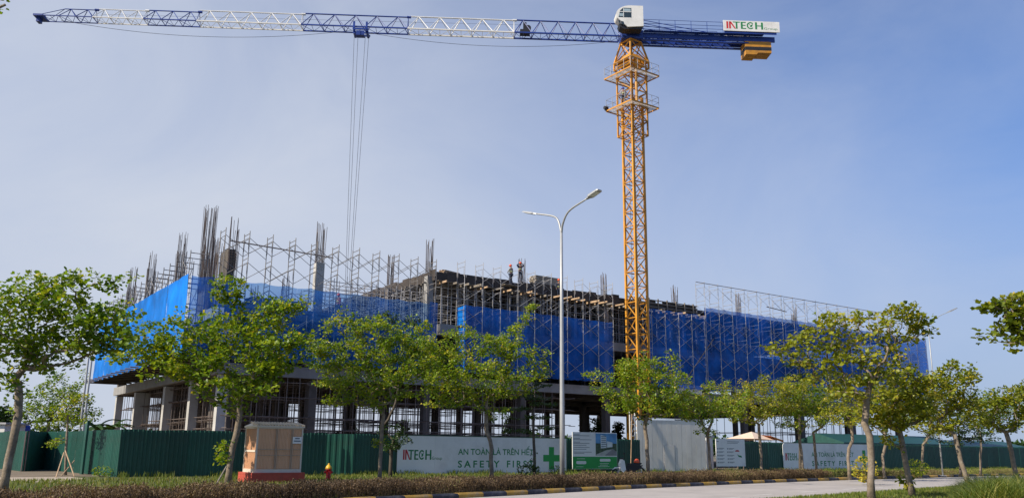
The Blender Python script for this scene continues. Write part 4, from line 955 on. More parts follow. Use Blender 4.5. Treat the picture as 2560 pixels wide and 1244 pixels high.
# motorbike parked by the gate
mg = ground(1570, 1192, .13); Ymb = 46.8; mg = Vector((at(1572, 1170, Ymb).x, Ymb, .13))
bk = thing('motorbike', 'white and black moped with an orange helmet on it, parked left of the pale gate', 'motorbike', mg, .25)
def wheel(x):
    mb = MB(); R_, n = .29, 16; pts = [(x+R_*math.cos(2*PI*i/n), 0, .31+R_*math.sin(2*PI*i/n)) for i in range(n+1)]
    w_ = part('wheel', MB().path(pts, .045, 6), M_rubber, bk); rm_ = MB()
    for i in range(8): rm_.tube((x, 0, .31), (x+.25*math.cos(PI*i/4), 0, .31+.25*math.sin(PI*i/4)), .01, 4)
    rm_.tube((x, -.06, .31), (x, .06, .31), .05, 8); part('rim', rm_, M_steel, w_)
wheel(-.62); wheel(.62)
part('leg_shield', MB().prism([(-.50, .45), (-.36, .35), (-.22, .5), (-.30, .95), (-.42, 1.02), (-.52, .8)], -.17, .17), M_white, bk)
part('front_fender', MB().prism([(-.9, .5), (-.75, .62), (-.5, .62), (-.4, .5), (-.5, .56), (-.75, .56)], -.07, .07), M_white, bk)
part('fork', MB().tube((-.62, -.08, .31), (-.40, -.08, 1.0), .025, 6).tube((-.62, .08, .31), (-.40, .08, 1.0), .025, 6), M_steel, bk)
part('handlebar', MB().tube((-.36, -.33, 1.08), (-.36, .33, 1.08), .02, 6).tube((-.4, 0, 1.0), (-.36, 0, 1.1), .05, 6).tube((-.36, -.3, 1.08), (-.38, -.36, 1.3), .01, 4).box(-.42, -.36, -.42, -.30, 1.28, 1.36), M_black, bk)
part('seat', MB().prism([(-.1, .72), (.2, .68), (.66, .76), (.7, .84), (.3, .82), (-.08, .82)], -.13, .13), M_black, bk)
part('body', MB().prism([(-.3, .38), (.25, .36), (.5, .5), (.78, .72), (.2, .70), (-.1, .70), (-.15, .52)], -.11, .11), M_black, bk)
part('exhaust', MB().tube((.0, -.15, .30), (.75, -.17, .36), .045, 8), M_steel, bk)
hl = MB().lathe([(.15, 0), (.155, .06), (.14, .13), (.09, .19), (.02, .21)], 12)
tag(part('helmet', hl, M_helm, None, (mg.x+.44, mg.y+.11, mg.z+.84), (0, 0, 0), True), 'orange helmet resting on the seat of the moped', 'helmet')

# ================================================================== PEOPLE
def skin_body(name, verts, edges, radii, m, parent, root=0, sub=1):
    me = bpy.data.meshes.new(name); me.from_pydata(verts, edges, []); o = bpy.data.objects.new(name, me); COL.objects.link(o)
    md = o.modifiers.new('s', 'SKIN'); 
    sv = me.skin_vertices[0].data if me.skin_vertices else None
    if sv is None:
        bm = bmesh.new(); bm.from_mesh(me); bm.verts.layers.skin.verify(); bm.to_mesh(me); bm.free(); sv = me.skin_vertices[0].data
    for i, r_ in enumerate(radii): sv[i].radius = r_ if isinstance(r_, tuple) else (r_, r_); sv[i].use_root = (i == root)
    s2 = o.modifiers.new('d', 'SUBSURF'); s2.levels = sub; s2.render_levels = sub
    bpy.context.view_layer.update(); dg = bpy.context.evaluated_depsgraph_get(); nm = bpy.data.meshes.new_from_object(o.evaluated_get(dg), depsgraph=dg)
    bpy.data.objects.remove(o); nm.materials.clear(); nm.materials.append(m); nm.name = name
    nm.polygons.foreach_set('use_smooth', [True]*len(nm.polygons)); return link(name, nm, parent)
def person(label, loc, rz, pose, shirt, helm=M_helm, trousers=M_jean, scale=1.0):
    t = thing('person', label, 'person', loc, rz); t.scale = (scale,)*3
    J = {'pel': (0, 0, .95), 'sp': (0, -.01, 1.12), 'ch': (0, -.02, 1.32), 'nk': (0, -.02, 1.48), 'hd': (0, .01, 1.60), 'tp': (0, .0, 1.70),
         'shl': (.19, -.02, 1.42), 'ell': (.25, 0, 1.14), 'wrl': (.27, .10, .90), 'hal': (.27, .13, .82), 'shr': (-.19, -.02, 1.42), 'elr': (-.25, 0, 1.14), 'wrr': (-.27, .10, .90), 'har': (-.27, .13, .82),
         'hpl': (.09, 0, .90), 'knl': (.11, .03, .50), 'anl': (.12, -.01, .09), 'tol': (.13, .16, .04), 'hpr': (-.09, 0, .90), 'knr': (-.11, .03, .50), 'anr': (-.12, -.01, .09), 'tor': (-.13, .16, .04)}
    J.update(pose); R_ = {'pel': (.14, .10), 'sp': (.13, .09), 'ch': (.16, .10), 'nk': .055, 'hd': (.082, .095), 'tp': (.07, .08), 'shl': .06, 'shr': .06, 'ell': .042, 'elr': .042, 'wrl': .028, 'wrr': .028, 'hal': (.035, .02), 'har': (.035, .02),
         'hpl': .09, 'hpr': .09, 'knl': .058, 'knr': .058, 'anl': .040, 'anr': .040, 'tol': (.04, .03), 'tor': (.04, .03)}
    E_ = [('pel', 'sp'), ('sp', 'ch'), ('ch', 'nk'), ('nk', 'hd'), ('hd', 'tp'), ('ch', 'shl'), ('shl', 'ell'), ('ell', 'wrl'), ('wrl', 'hal'), ('ch', 'shr'), ('shr', 'elr'), ('elr', 'wrr'), ('wrr', 'har'), ('pel', 'hpl'), ('hpl', 'knl'), ('knl', 'anl'), ('anl', 'tol'), ('pel', 'hpr'), ('hpr', 'knr'), ('knr', 'anr'), ('anr', 'tor')]
    def sk(name, keys, m, grow, root):
        ks = [k for k in J if k in keys]; idx = {k: i for i, k in enumerate(ks)}
        ed = [(idx[a], idx[b]) for a, b in E_ if a in idx and b in idx]
        rr = [tuple(x+grow for x in R_[k]) if isinstance(R_[k], tuple) else R_[k]+grow for k in ks]
        return skin_body(name, [J[k] for k in ks], ed, rr, m, t, idx[root])
    body = sk('body', set(J), M_skin, 0, 'pel')
    sk('shirt', {'sp', 'ch', 'shl', 'ell', 'shr', 'elr', 'pel', 'wrl', 'wrr'}, shirt, .016, 'pel')
    sk('trousers', {'pel', 'hpl', 'knl', 'anl', 'hpr', 'knr', 'anr'}, trousers, .018, 'pel')
    for s_ in ('l', 'r'): part('boot', MB().tube(J['an'+s_], J['to'+s_], .062, 8, r2=.05), M_black, t)
    h = Vector(J['hd'])
    hm = MB().lathe([(.150, .035), (.125, .04), (.122, .10), (.10, .15), (.05, .185), (.01, .19)], 12); part('helmet', hm, helm, t, tuple(h), smooth=True)
    part('nose', MB().tube(h+Vector((0, .085, .0)), h+Vector((0, .115, -.02)), .014, 5), M_skin, t)
    c = Vector(J['ch']); p_ = Vector(J['pel'])
    part('reflective_band', MB().tube(c.lerp(p_, .45)-Vector((0, 0, .025)), c.lerp(p_, .45)+Vector((0, 0, .025)), .175, 10), M_hivis, t)
    return t
a_, z1_ = onB(1277, 713, 57.25)
person('worker in grey shirt and orange helmet standing on the top deck, left of two', W(a_, 57.25, z1_), ROT+.4, {'ell': (.30, .06, 1.2), 'wrl': (.42, .12, 1.02), 'hal': (.46, .14, .96), 'elr': (-.28, .1, 1.15), 'wrr': (-.10, .24, 1.05), 'har': (-.05, .26, 1.03), 'hd': (0, .05, 1.6), 'tp': (0, .06, 1.69)}, M_shirtg)
part('work_platform', MB().box(-.8, .8, -.35, .3, -.05, 0), M_woodg, fw, (a_, 57.25, z1_-.14-.005))
a_, _z = onB(1301, 700, 58.0)
person('worker in navy shirt and orange helmet with a hand raised to the head', W(a_, 58.05, L3+.24), ROT+2.8, {'ell': (.33, .12, 1.45), 'wrl': (.16, .2, 1.60), 'hal': (.09, .19, 1.64), 'elr': (-.30, .10, 1.40), 'wrr': (-.14, .22, 1.58), 'har': (-.08, .2, 1.62)}, M_shirtn)
cw_ = Vector((MC.x, MC.y, 0))+UA*(-1.4)+VB*(-.3)
person('worker in blue helmet on the lower crane platform', (cw_.x, cw_.y, ZP2+.14+.03), ROT-.6, {}, M_shirtg, mat('blue_helmet', (.02, .06, .4), .35))
a_, _z = onB(845, 770, 59.2)
person('worker in a reddish shirt behind the left blue net', W(a_, 59.2, L2+.14), ROT+1.8, {}, mat('red_shirt', (.35, .08, .07), .85))
a_, _z = onB(1406, 740, 57.0)
person('worker in blue crouching at the edge of the top deck near the lamp post', W(a_, 57.5, L3-.85), ROT+2.9, {'pel': (0, -.1, .8)}, M_jean)

# ================================================================== VEGETATION
def leaves(P, D, size, rng, tone_mu, droop=.5, toff=None):
    """two-lobed folded leaves at points P pointing roughly along D"""
    n = len(P); az = rng.uniform(0, 2*PI, n)
    fwd = D+rng.normal(0, .7, (n, 3)); fwd[:, 2] -= droop*rng.uniform(.2, 1.2, n); fwd /= np.linalg.norm(fwd, axis=1)[:, None]+1e-9
    up = np.stack([rng.normal(0, .55, n), rng.normal(0, .55, n), np.ones(n)], 1)
    side = np.cross(fwd, up); side /= np.linalg.norm(side, axis=1)[:, None]+1e-9; nr = np.cross(side, fwd)
    s = size*rng.uniform(.65, 1.2, n)
    L = np.array([(0, 0, 0), (0, .85, -.04), (-.42, .98, .10), (-.55, .45, .16), (.42, .98, .10), (.55, .45, .16)])
    V = P[:, None, :]+s[:, None, None]*(L[None, :, 0, None]*side[:, None, :]+L[None, :, 1, None]*fwd[:, None, :]+L[None, :, 2, None]*nr[:, None, :])
    base = (np.arange(n)*6)[:, None]
    lp = (base+np.array([[0, 1, 2, 3, 0, 5, 4, 1]])).ravel()
    if toff is not None: tone_mu = tone_mu+toff
    tone = np.repeat(np.clip(tone_mu+rng.normal(0, .14, n)+(rng.random(n) < .04)*.35, 0, 1), 6)
    return V.reshape(-1, 3), lp, tone
LEAFD_ = 1.75
def crown_tree(label, base, trunk, lobes, Y, leaf=.13, seed=0, m=LEAF, bark=M_bark, n_single=0, lean_depth=.8, per=24, r0=.12, name='street_tree', cat='tree', group=None, tone=.45, flat=.55, tips_scale=1.0, drop=.45, extra_depth=0):
    """trunk: pixel path; lobes: (px, py, rx, ry, tips) as seen from the road, given depth round the trunk"""
    rng = np.random.default_rng(seed); R = random.Random(seed)
    o = Vector(base); t = thing(name, label, cat, o, 0, group)
    def loc(px, py, dy=0.0): p = at(px, py, Y+dy); return np.array([p.x-o.x, p.y-o.y, p.z-o.z])
    nodes = [np.array([0., 0., -.05])]; par = [-1]
    tp = [loc(x, y) for x, y in trunk]; prev = nodes[0]
    for q in tp:
        n = max(1, int(np.linalg.norm(q-prev)/.4))
        p0 = prev.copy()
        for k in range(1, n+1):
            nodes.append(p0+(q-p0)*k/n+rng.normal(0, .012, 3)); par.append(len(nodes)-2)
        prev = q
    fork = len(nodes)-1; start = max(1, int(fork*.82))
    tips = []
    for li, (px, py, rx, ry, nt_) in enumerate(lobes):
        c = loc(px, py); sx = rx*1.1/F_PX*Y; sz = ry/F_PX*Y; sy = max(sx, .4)*lean_depth
        cy = rng.uniform(-.35, .35)*min(1.5, sx)+extra_depth
        for k in range(max(2, int(nt_*tips_scale*1.25))):
            v = rng.normal(0, 1, 3); v /= np.linalg.norm(v); rr = rng.uniform(.25, 1)**.5
            if rng.random() < .16 and min(sx, sz) > .35: rr *= rng.uniform(1.25, 1.7); v[2] = abs(v[2])*1.3 if rng.random() < .7 else v[2]
            tips.append((c+np.array([v[0]*sx*rr, cy+v[1]*sy*rr, v[2]*sz*rr]), li))
    tips.sort(key=lambda q: np.linalg.norm(q[0]-nodes[fork]))
    N_ = np.array(nodes); segs = []
    for q, li in tips:
        A = np.array(nodes); d = np.linalg.norm(A-q, axis=1); up = np.clip(A[:, 2]-q[2]+.1, 0, None)
        cost = d+up*1.6; cost[:start] += 3.0 if q[2] > nodes[start][2] else 0.4
        cost[:start] += np.where(np.arange(start) < start*.3, 5, 0)
        j = int(np.argmin(cost)); p = A[j]; L = d[j]; n = max(2, int(L/.3)); off = rng.normal(0, .05*L, 3); off[2] = -abs(off[2])*.3-.05*L
        first = True; chain = [p]
        for k in range(1, n+1):
            u = k/n; pt = p+(q-p)*u+off*math.sin(PI*u)+rng.normal(0, .015, 3)
            nodes.append(pt); par.append(j if first else len(nodes)-2); first = False; chain.append(pt)
        segs.append((chain, li))
    # pipe-model radii
    n = len(nodes); area = np.zeros(n); kids = [0]*n
    for i in range(n): 
        if par[i] >= 0: kids[par[i]] += 1
    rt = .0065
    for i in range(n-1, -1, -1):
        if kids[i] == 0: area[i] += rt**2.25
        if par[i] >= 0: area[par[i]] += area[i]
    rad = area**(1/2.25); rad = rad/rad[0]; rad = np.maximum(r0*1.05*rad**1.45, .006)
    rad[:start] = np.maximum(rad[:start], r0*np.linspace(1.15, .75, start))
    mb = MB(); done = set(); ch = {i: [] for i in range(n)}
    for i in range(1, n): ch[par[i]].append(i)
    stack = [(0, 0)]
    tw = MB()
    while stack:
        p, first = stack.pop(); pts = [nodes[p]] if first == p else [nodes[p]]; rr = []
        path = [p]; cur = first if first != p else p
        if cur != p: path.append(cur)
        while ch[cur]:
            ks = sorted(ch[cur], key=lambda k: -rad[k]); 
            for k in ks[1:]: stack.append((cur, k))
            cur = ks[0]; path.append(cur)
        rr = [rad[k] for k in path]
        if len(path) > 1:
            rr[0] = min(rr[0], rr[1]*1.3) if p else rr[0]*1.2
            (mb if rr[0] > .022 else tw).path([nodes[k] for k in path], rr, 8 if rr[0] > .05 else (5 if rr[0] > .02 else 3))
    part('trunk', mb, bark, t, smooth=True)
    if tw.v: part('twigs', tw, bark, t, kind='stuff')
    # leaves along the outer part of each branch
    Ps = []; Ds = []; Ts = []
    for chn, li in segs:
        C = np.array(chn); Ls = np.linalg.norm(np.diff(C, axis=0), axis=1); cum = np.concatenate([[0], np.cumsum(Ls)]); tot = cum[-1]
        reach = min(tot, 1.25); k = int(LEAFD_*per*R.uniform(.7, 1.3)*max(.4, reach/1.0))
        s = tot-reach*rng.random(k)**1.2; pts = np.stack([np.interp(s, cum, C[:, i]) for i in range(3)], 1)
        d = C[-1]-C[max(0, len(C)-3)]; d = d/(np.linalg.norm(d)+1e-9); sd_ = rng.normal(0, 1, (k, 3)); sd_ -= (sd_@d)[:, None]*d; sd_ /= np.linalg.norm(sd_, axis=1)[:, None]+1e-9
        sd_[:, 2] *= flat
        pts = pts+sd_*rng.uniform(.03, .30, k)[:, None]*(leaf/.12)
        Ps.append(pts); Ds.append(d[None]*.6+sd_); Ts.append(np.full(k, rng.normal(0, .11)))
    P = np.concatenate(Ps); D = np.concatenate(Ds); T_ = np.concatenate(Ts)
    if n_single:
        dist = np.linalg.norm(P+np.array(o)-np.array([0, 0, EYE]), axis=1); od = np.argsort(dist)[:n_single]; msk = np.ones(len(P), bool); msk[od] = False
        protos = []
        for q in range(8):
            V, lp, tn = leaves(np.zeros((1, 3)), rng.normal(0, 1, (1, 3)), leaf*1.05, rng, tone, drop); protos.append(fast_mesh('leaf', V, 4, lp, m, tn))
        for i in od: link('leaf', protos[int(rng.integers(8))], t, tuple(P[i]), (0, 0, float(rng.uniform(0, 6.28))))
        P, D, T_ = P[msk], D[msk], T_[msk]
    V, lp, tn = leaves(P, D, leaf*.92, rng, tone, drop, T_)
    c = link('crown', fast_mesh('crown', V, 4, lp, m, tn), t); c['kind'] = 'stuff'
    return t
def gb(px, py, z=.13):
    p = ground(px, py, z); return (p.x, p.y, z)
def yb_(px, Y, z=.13, py=1180):
    p = at(px, py, Y); return (p.x, Y, z)
G1 = 'round-leaved street trees'
Y = 26.8
crown_tree('tree with a forked trunk at the far left edge of the picture', yb_(12, Y), [(22, 1150), (42, 1058)],
  [(230, 860, 90, 40, 20), (60, 860, 90, 50, 26), (-30, 800, 110, 90, 40), (70, 800, 90, 80, 50), (150, 745, 80, 45, 30), (200, 800, 100, 60, 44), (262, 700, 28, 24, 8), (90, 725, 60, 24, 16), (175, 690, 40, 20, 6), (190, 690, 14, 14, 4), (300, 790, 70, 30, 16), (110, 880, 80, 50, 24), (10, 890, 80, 60, 26), (250, 830, 80, 45, 20), (325, 690, 12, 8, 2), (290, 845, 60, 25, 10), (20, 960, 30, 30, 6), (110, 700, 40, 14, 5)], Y, .145, 11, n_single=280, per=17, r0=.118, group=G1, tone=.42)
Y = 36.5
crown_tree('leaning tree left of the louvred cabinet with two upright leafy shoots', yb_(572, Y), [(575, 1150), (590, 1085), (600, 1040), (597, 1005)],
  [(370, 850, 80, 30, 18), (300, 890, 30, 16, 6), (620, 850, 90, 40, 26), (720, 840, 50, 30, 14), (545, 745, 14, 45, 10), (592, 740, 18, 44, 12), (555, 690, 6, 14, 3), (600, 705, 8, 12, 3), (650, 800, 55, 45, 26), (700, 770, 50, 22, 14), (735, 770, 32, 10, 6), (560, 830, 90, 50, 44), (470, 830, 80, 36, 26), (420, 870, 90, 32, 26), (360, 880, 60, 26, 14), (480, 900, 90, 34, 28), (600, 900, 110, 50, 50), (690, 880, 70, 50, 26), (430, 925, 70, 20, 12), (560, 960, 90, 40, 26), (650, 960, 60, 40, 18), (590, 1000, 50, 30, 10), (700, 930, 36, 26, 8), (555, 1120, 8, 30, 4), (545, 1150, 14, 10, 3)], Y, .155, 12, n_single=200, per=25, r0=.125, group=G1, tone=.45)
tag(part('tree_stake', MB().tube(W(*[gb(538, 1212)[0]*UA.x+gb(538, 1212)[1]*UA.y, gb(538, 1212)[0]*VB.x+gb(538, 1212)[1]*VB.y], .1), at(566, 1165, 36.3), .035, 6), M_woodg, None), 'stake propping the leaning tree left of the cabinet', 'stake')
Y = 40.0
crown_tree('full green tree right of the hydrant, thin straight trunk', yb_(949, Y), [(951, 1130), (956, 1060), (960, 1015)],
  [(1070, 880, 40, 50, 18), (1060, 930, 50, 40, 18), (800, 870, 30, 26, 10), (880, 820, 60, 26, 26), (950, 830, 70, 36, 40), (850, 870, 60, 30, 26), (1000, 860, 60, 34, 32), (930, 880, 110, 40, 60), (860, 920, 80, 28, 34), (980, 920, 90, 36, 44), (910, 950, 100, 26, 36), (830, 905, 30, 20, 8), (820, 955, 40, 14, 10), (1040, 880, 30, 60, 20), (1058, 815, 16, 14, 4), (880, 985, 60, 16, 12), (990, 975, 70, 26, 20), (845, 1000, 40, 8, 6), (830, 800, 20, 8, 4), (950, 1105, 22, 14, 4), (940, 1010, 40, 14, 8)], Y, .115, 13, per=28, r0=.085, group=G1, tone=.48)
Y = 43.5
crown_tree('broad tree with one long shoot pointing up right, kinked trunk before the big sign', yb_(1229, Y), [(1229, 1120), (1226, 1100), (1216, 1075), (1217, 1000)],
  [(1085, 870, 40, 40, 16), (1140, 960, 80, 50, 30), (1060, 850, 20, 16, 5), (1330, 765, 9, 12, 4), (1315, 790, 12, 16, 6), (1290, 815, 18, 18, 8), (1150, 835, 36, 26, 16), (1210, 860, 70, 30, 34), (1270, 850, 50, 26, 22), (1120, 880, 50, 26, 22), (1180, 900, 110, 36, 56), (1290, 880, 50, 20, 18), (1340, 880, 30, 10, 7), (1110, 930, 60, 34, 30), (1220, 940, 110, 34, 50), (1310, 930, 60, 22, 20), (1350, 905, 36, 10, 8), (1120, 985, 60, 34, 26), (1200, 985, 80, 26, 26), (1280, 975, 60, 20, 14), (1360, 935, 22, 14, 6), (1235, 1030, 40, 16, 6)], Y, .115, 14, per=28, r0=.095, group=G1, tone=.5)
Y = 48.0
crown_tree('round tree with a forked trunk standing before the pale gate', yb_(1621, Y), [(1620, 1150), (1616, 1100), (1611, 1062)],
  [(1595, 940, 40, 40, 26), (1600, 1000, 50, 30, 20), (1600, 915, 60, 22, 26), (1650, 910, 36, 20, 14), (1685, 895, 16, 8, 4), (1540, 940, 50, 20, 20), (1610, 950, 90, 26, 46), (1680, 945, 40, 26, 20), (1520, 975, 40, 16, 14), (1590, 985, 90, 26, 44), (1670, 990, 60, 28, 26), (1470, 935, 20, 5, 3), (1540, 1015, 50, 16, 16), (1620, 1020, 70, 20, 24), (1700, 1020, 40, 22, 14), (1570, 905, 30, 12, 8)], Y, .115, 15, per=28, r0=.10, group=G1, tone=.5)
rows = [('low spreading tree in front of the rules board', 1777, 1168, 49.5, [(1772, 1120), (1768, 1085)], [(1770, 1000, 70, 24, 36), (1740, 1030, 50, 20, 20), (1810, 1020, 50, 26, 22), (1766, 965, 20, 9, 4), (1720, 1010, 40, 20, 14), (1765, 1075, 24, 10, 5)], .5, .11, .08),
 ('tree with a straight slim trunk just left of the second safety sign', 1905, 1171, 53, [(1902, 1120), (1897, 1060)], [(1850, 975, 60, 22, 30), (1920, 975, 70, 26, 40), (1890, 1010, 90, 26, 46), (1960, 1000, 50, 30, 24), (1830, 1010, 46, 20, 18), (1880, 1040, 60, 14, 14), (1975, 960, 40, 16, 12)], .52, .11, .085),
 ('tree in front of the company mark of the second safety sign', 2007, 1170, 54, [(2003, 1130), (1997, 1080)], [(1990, 990, 60, 30, 36), (2030, 1010, 50, 30, 26), (1970, 1030, 60, 26, 26), (2040, 960, 40, 20, 14), (2000, 1050, 50, 16, 12)], .5, .11, .085),
 ('slim dark-trunked tree before the lettering of the second safety sign', 2042, 1169, 55.5, [(2038, 1130), (2033, 1080)], [(2040, 1010, 60, 36, 34), (2070, 1030, 40, 26, 18), (2060, 980, 40, 18, 14)], .42, .11, .08),
 ('tree with a twisted pale trunk before the right end of the second safety sign', 2123, 1174, 51, [(2120, 1145), (2122, 1120), (2132, 1100), (2128, 1060)], [(2110, 1000, 50, 34, 30), (2140, 1020, 46, 30, 22), (2090, 1040, 44, 22, 18), (2130, 965, 50, 18, 14)], .55, .11, .09),
 ('tree with a bent trunk right of the second safety sign', 2210, 1172, 56, [(2207, 1140), (2214, 1105), (2210, 1070)], [(2200, 1010, 50, 30, 26), (2230, 1035, 50, 26, 20), (2190, 1050, 36, 18, 10)], .5, .11, .09),
 ('small tree with a split trunk near the far street lamp', 2303, 1168, 59, [(2306, 1140), (2308, 1110)], [(2300, 1030, 60, 34, 34), (2340, 1010, 50, 36, 26), (2290, 985, 40, 20, 12), (2320, 1070, 40, 14, 8)], .48, .11, .08),
 ('tree behind the bushy grass at the far right', 2450, 1165, 64, [(2452, 1120), (2450, 1080)], [(2440, 1030, 60, 30, 30), (2490, 1010, 50, 34, 26), (2530, 1030, 50, 36, 26)], .35, .12, .08)]
for i, (lab, bx, by, Yt, tr, lo, tn, lf, r_) in enumerate(rows):
    crown_tree(lab, yb_(bx, Yt), tr, [(x, y, rx*1.12, ry*1.2, int(n*1.2)) for x, y, rx, ry, n in lo], Yt, lf, 30+i, per=26, r0=r_, group=G1, tone=tn, m=LEAFY if i in (1, 4, 6) else LEAF)
Y = 29.5
crown_tree('tall open tree in the right foreground, highest of the right-hand trees', yb_(2178, Y, .1, 1240), [(2177, 1200), (2178, 1130), (2174, 1090), (2162, 1060), (2168, 1000), (2176, 955)],
  [(2000, 850, 46, 20, 12), (1955, 870, 34, 12, 7), (2040, 825, 40, 20, 10), (2075, 800, 36, 18, 9), (2060, 860, 50, 18, 12), (2120, 790, 50, 18, 12), (2200, 800, 50, 28, 18), (2240, 775, 30, 20, 10), (2280, 770, 20, 14, 5), (2290, 800, 34, 22, 12), (2310, 825, 24, 18, 8), (2140, 840, 50, 26, 14), (2220, 840, 50, 28, 14), (2100, 900, 60, 20, 14), (2180, 890, 60, 26, 14), (2060, 930, 50, 20, 12), (2140, 940, 60, 20, 14), (2220, 940, 50, 20, 12), (2110, 980, 60, 20, 14), (2240, 900, 40, 26, 8), (2220, 985, 30, 20, 6), (2010, 900, 34, 12, 5)], Y, .135, 21, n_single=250, m=LEAFY, per=17, r0=.115, group=G1, tone=.5, drop=.7)
Y = 32.0
crown_tree('leaning tree with a mossy shoot at its foot in the right foreground', yb_(2282, Y, .1, 1240), [(2272, 1190), (2258, 1120), (2250, 1078)],
  [(2200, 1000, 50, 26, 24), (2260, 970, 60, 26, 30), (2180, 1040, 50, 24, 20), (2260, 1020, 60, 30, 30), (2320, 950, 40, 22, 14), (2220, 1060, 36, 16, 8), (2300, 1000, 46, 30, 18), (2235, 930, 50, 16, 12), (2275, 1205, 16, 9, 4), (2215, 1100, 14, 8, 3)], Y, .13, 22, m=LEAFY, per=26, r0=.105, group=G1, tone=.55)
Y = 38.0
crown_tree('slanting tree standing behind the tall grass clump at the right', yb_(2424, Y, .1, 1215), [(2412, 1180), (2395, 1120), (2386, 1085)],
  [(2380, 940, 50, 30, 26), (2420, 945, 30, 12, 6), (2330, 970, 50, 30, 26), (2400, 985, 50, 30, 24), (2350, 1020, 60, 30, 30), (2420, 1020, 40, 26, 16), (2290, 1030, 40, 26, 16), (2380, 1060, 50, 20, 14), (2385, 915, 26, 12, 6), (2430, 930, 22, 6, 3)], Y, .13, 23, m=LEAFY, per=26, r0=.095, group=G1, tone=.5)
Y = 40.0
crown_tree('rightmost full tree behind the tall grass clump', yb_(2548, Y, .1, 1215), [(2534, 1160), (2522, 1100), (2514, 1080)],
  [(2520, 985, 50, 24, 24), (2570, 975, 40, 26, 20), (2470, 1010, 50, 24, 22), (2530, 1020, 60, 30, 30), (2590, 1030, 40, 36, 18), (2450, 1050, 40, 20, 12), (2510, 1060, 50, 18, 14)], Y, .13, 24, m=LEAFY, per=26, r0=.1, group=G1, tone=.42)
# branch entering at the upper right, from a tree just outside the frame
Y = 13.0; p = at(2900, 1180, Y)
crown_tree('leafy branch hanging into the upper right corner of the picture', (p.x, Y, 0), [(2880, 1240), (2820, 1100), (2740, 960), (2700, 880)],
  [(2500, 760, 40, 18, 9), (2455, 768, 20, 8, 3), (2540, 790, 40, 36, 18), (2580, 760, 50, 40, 22), (2600, 830, 50, 40, 14), (2530, 850, 20, 14, 4), (2550, 730, 30, 12, 6), (2450, 845, 16, 5, 2), (2500, 815, 22, 12, 4), (2680, 780, 60, 80, 20)], Y, .085, 25, n_single=240, per=16, r0=.09, tone=.4, m=LEAFY, lean_depth=.5, drop=.7)
Y = 9.0; p = at(-120, 1240, Y)
crown_tree('few leaves of an overhead twig in the upper left corner', (p.x, Y, 0), [(-160, 800), (-150, 300), (-130, 60)], [(8, 8, 10, 8, 2), (0, 4, 6, 6, 1), (-60, 20, 40, 30, 8)], Y, .05, 26, n_single=20, per=9, r0=.07, tone=.4, lean_depth=.4)
# darker trees close to the fence
crown_tree('dark tree with a side limb left of the big safety sign', yb_(977, 46), [(978, 1120), (985, 1100)], [(1005, 1095, 30, 14, 12), (985, 1115, 30, 12, 10), (975, 1070, 30, 16, 10), (1000, 800, 50, 10, 10), (960, 785, 14, 8, 5), (1030, 800, 20, 12, 6), (970, 900, 70, 60, 40)], 46, .10, 41, m=LEAFD, bark=M_bark2, per=26, r0=.09, tone=.5)
crown_tree('layered dark tree in front of the lettering end of the big safety sign', yb_(1336, 44.6), [(1336, 1130), (1333, 1060), (1330, 960)], [(1300, 1075, 44, 5, 14), (1370, 1068, 36, 5, 12), (1330, 1040, 60, 6, 18), (1290, 1020, 40, 5, 12), (1360, 1010, 44, 5, 14), (1330, 990, 50, 8, 18), (1340, 960, 40, 8, 14), (1330, 1165, 16, 8, 6)], 44.6, .09, 42, m=LEAFD, bark=M_bark2, per=24, r0=.07, tone=.55, flat=.15)
crown_tree('dark layered conifer-like tree in front of the right net', yb_(2000, 58), [(2000, 1100), (1998, 900)], [(2000, 850, 10, 16, 6), (1998, 880, 30, 8, 10), (1996, 910, 44, 8, 16), (2000, 940, 60, 8, 22), (2000, 970, 70, 10, 24), (2030, 890, 20, 8, 6)], 58, .12, 43, m=LEAFD, bark=M_bark2, per=26, r0=.09, tone=.5, flat=.2)
crown_tree('dark leafy tree between the fence and the road at the far right', yb_(2400, 60), [(2398, 1110), (2396, 1080)], [(2390, 1060, 60, 30, 30), (2440, 1080, 50, 26, 22), (2370, 1100, 40, 14, 10), (2480, 1070, 40, 30, 16)], 60, .12, 44, m=LEAFD, bark=M_bark2, per=26, r0=.09, tone=.6)
# left background
crown_tree('bushy green tree behind the fence at the left, beyond the forked tree', yb_(120, 66, 0), [(120, 1080), (122, 1050)], [(130, 1000, 60, 40, 46), (170, 960, 50, 26, 24), (90, 1030, 50, 30, 30), (180, 1010, 50, 34, 30), (210, 1040, 40, 20, 16), (150, 1050, 70, 20, 26)], 66, .15, 51, per=24, r0=.12, tone=.38)
crown_tree('young staked tree in front of the left fence', yb_(165, 44), [(165, 1120), (170, 1040)], [(175, 1000, 30, 30, 12), (195, 1040, 26, 20, 8), (150, 1040, 26, 20, 8), (130, 1103, 24, 9, 7), (205, 985, 20, 14, 4)], 44, .12, 52, per=20, r0=.06, tone=.55)
tag(part('tree_stake', MB().tube(gb(140, 1192), at(160, 1130, 43.5), .03, 6).tube(gb(186, 1190), at(163, 1125, 43.6), .03, 6).tube(gb(152, 1190), at(186, 1150, 43.4), .025, 6), M_wood, None), 'crossed stakes round the young tree at the left fence', 'stakes')
crown_tree('dark low tree at the horizon at the far left edge', yb_(5, 120, 0), [(5, 1070)], [(0, 1040, 40, 20, 24), (-30, 1050, 40, 20, 20)], 120, .4, 53, m=LEAFD, per=20, r0=.15)
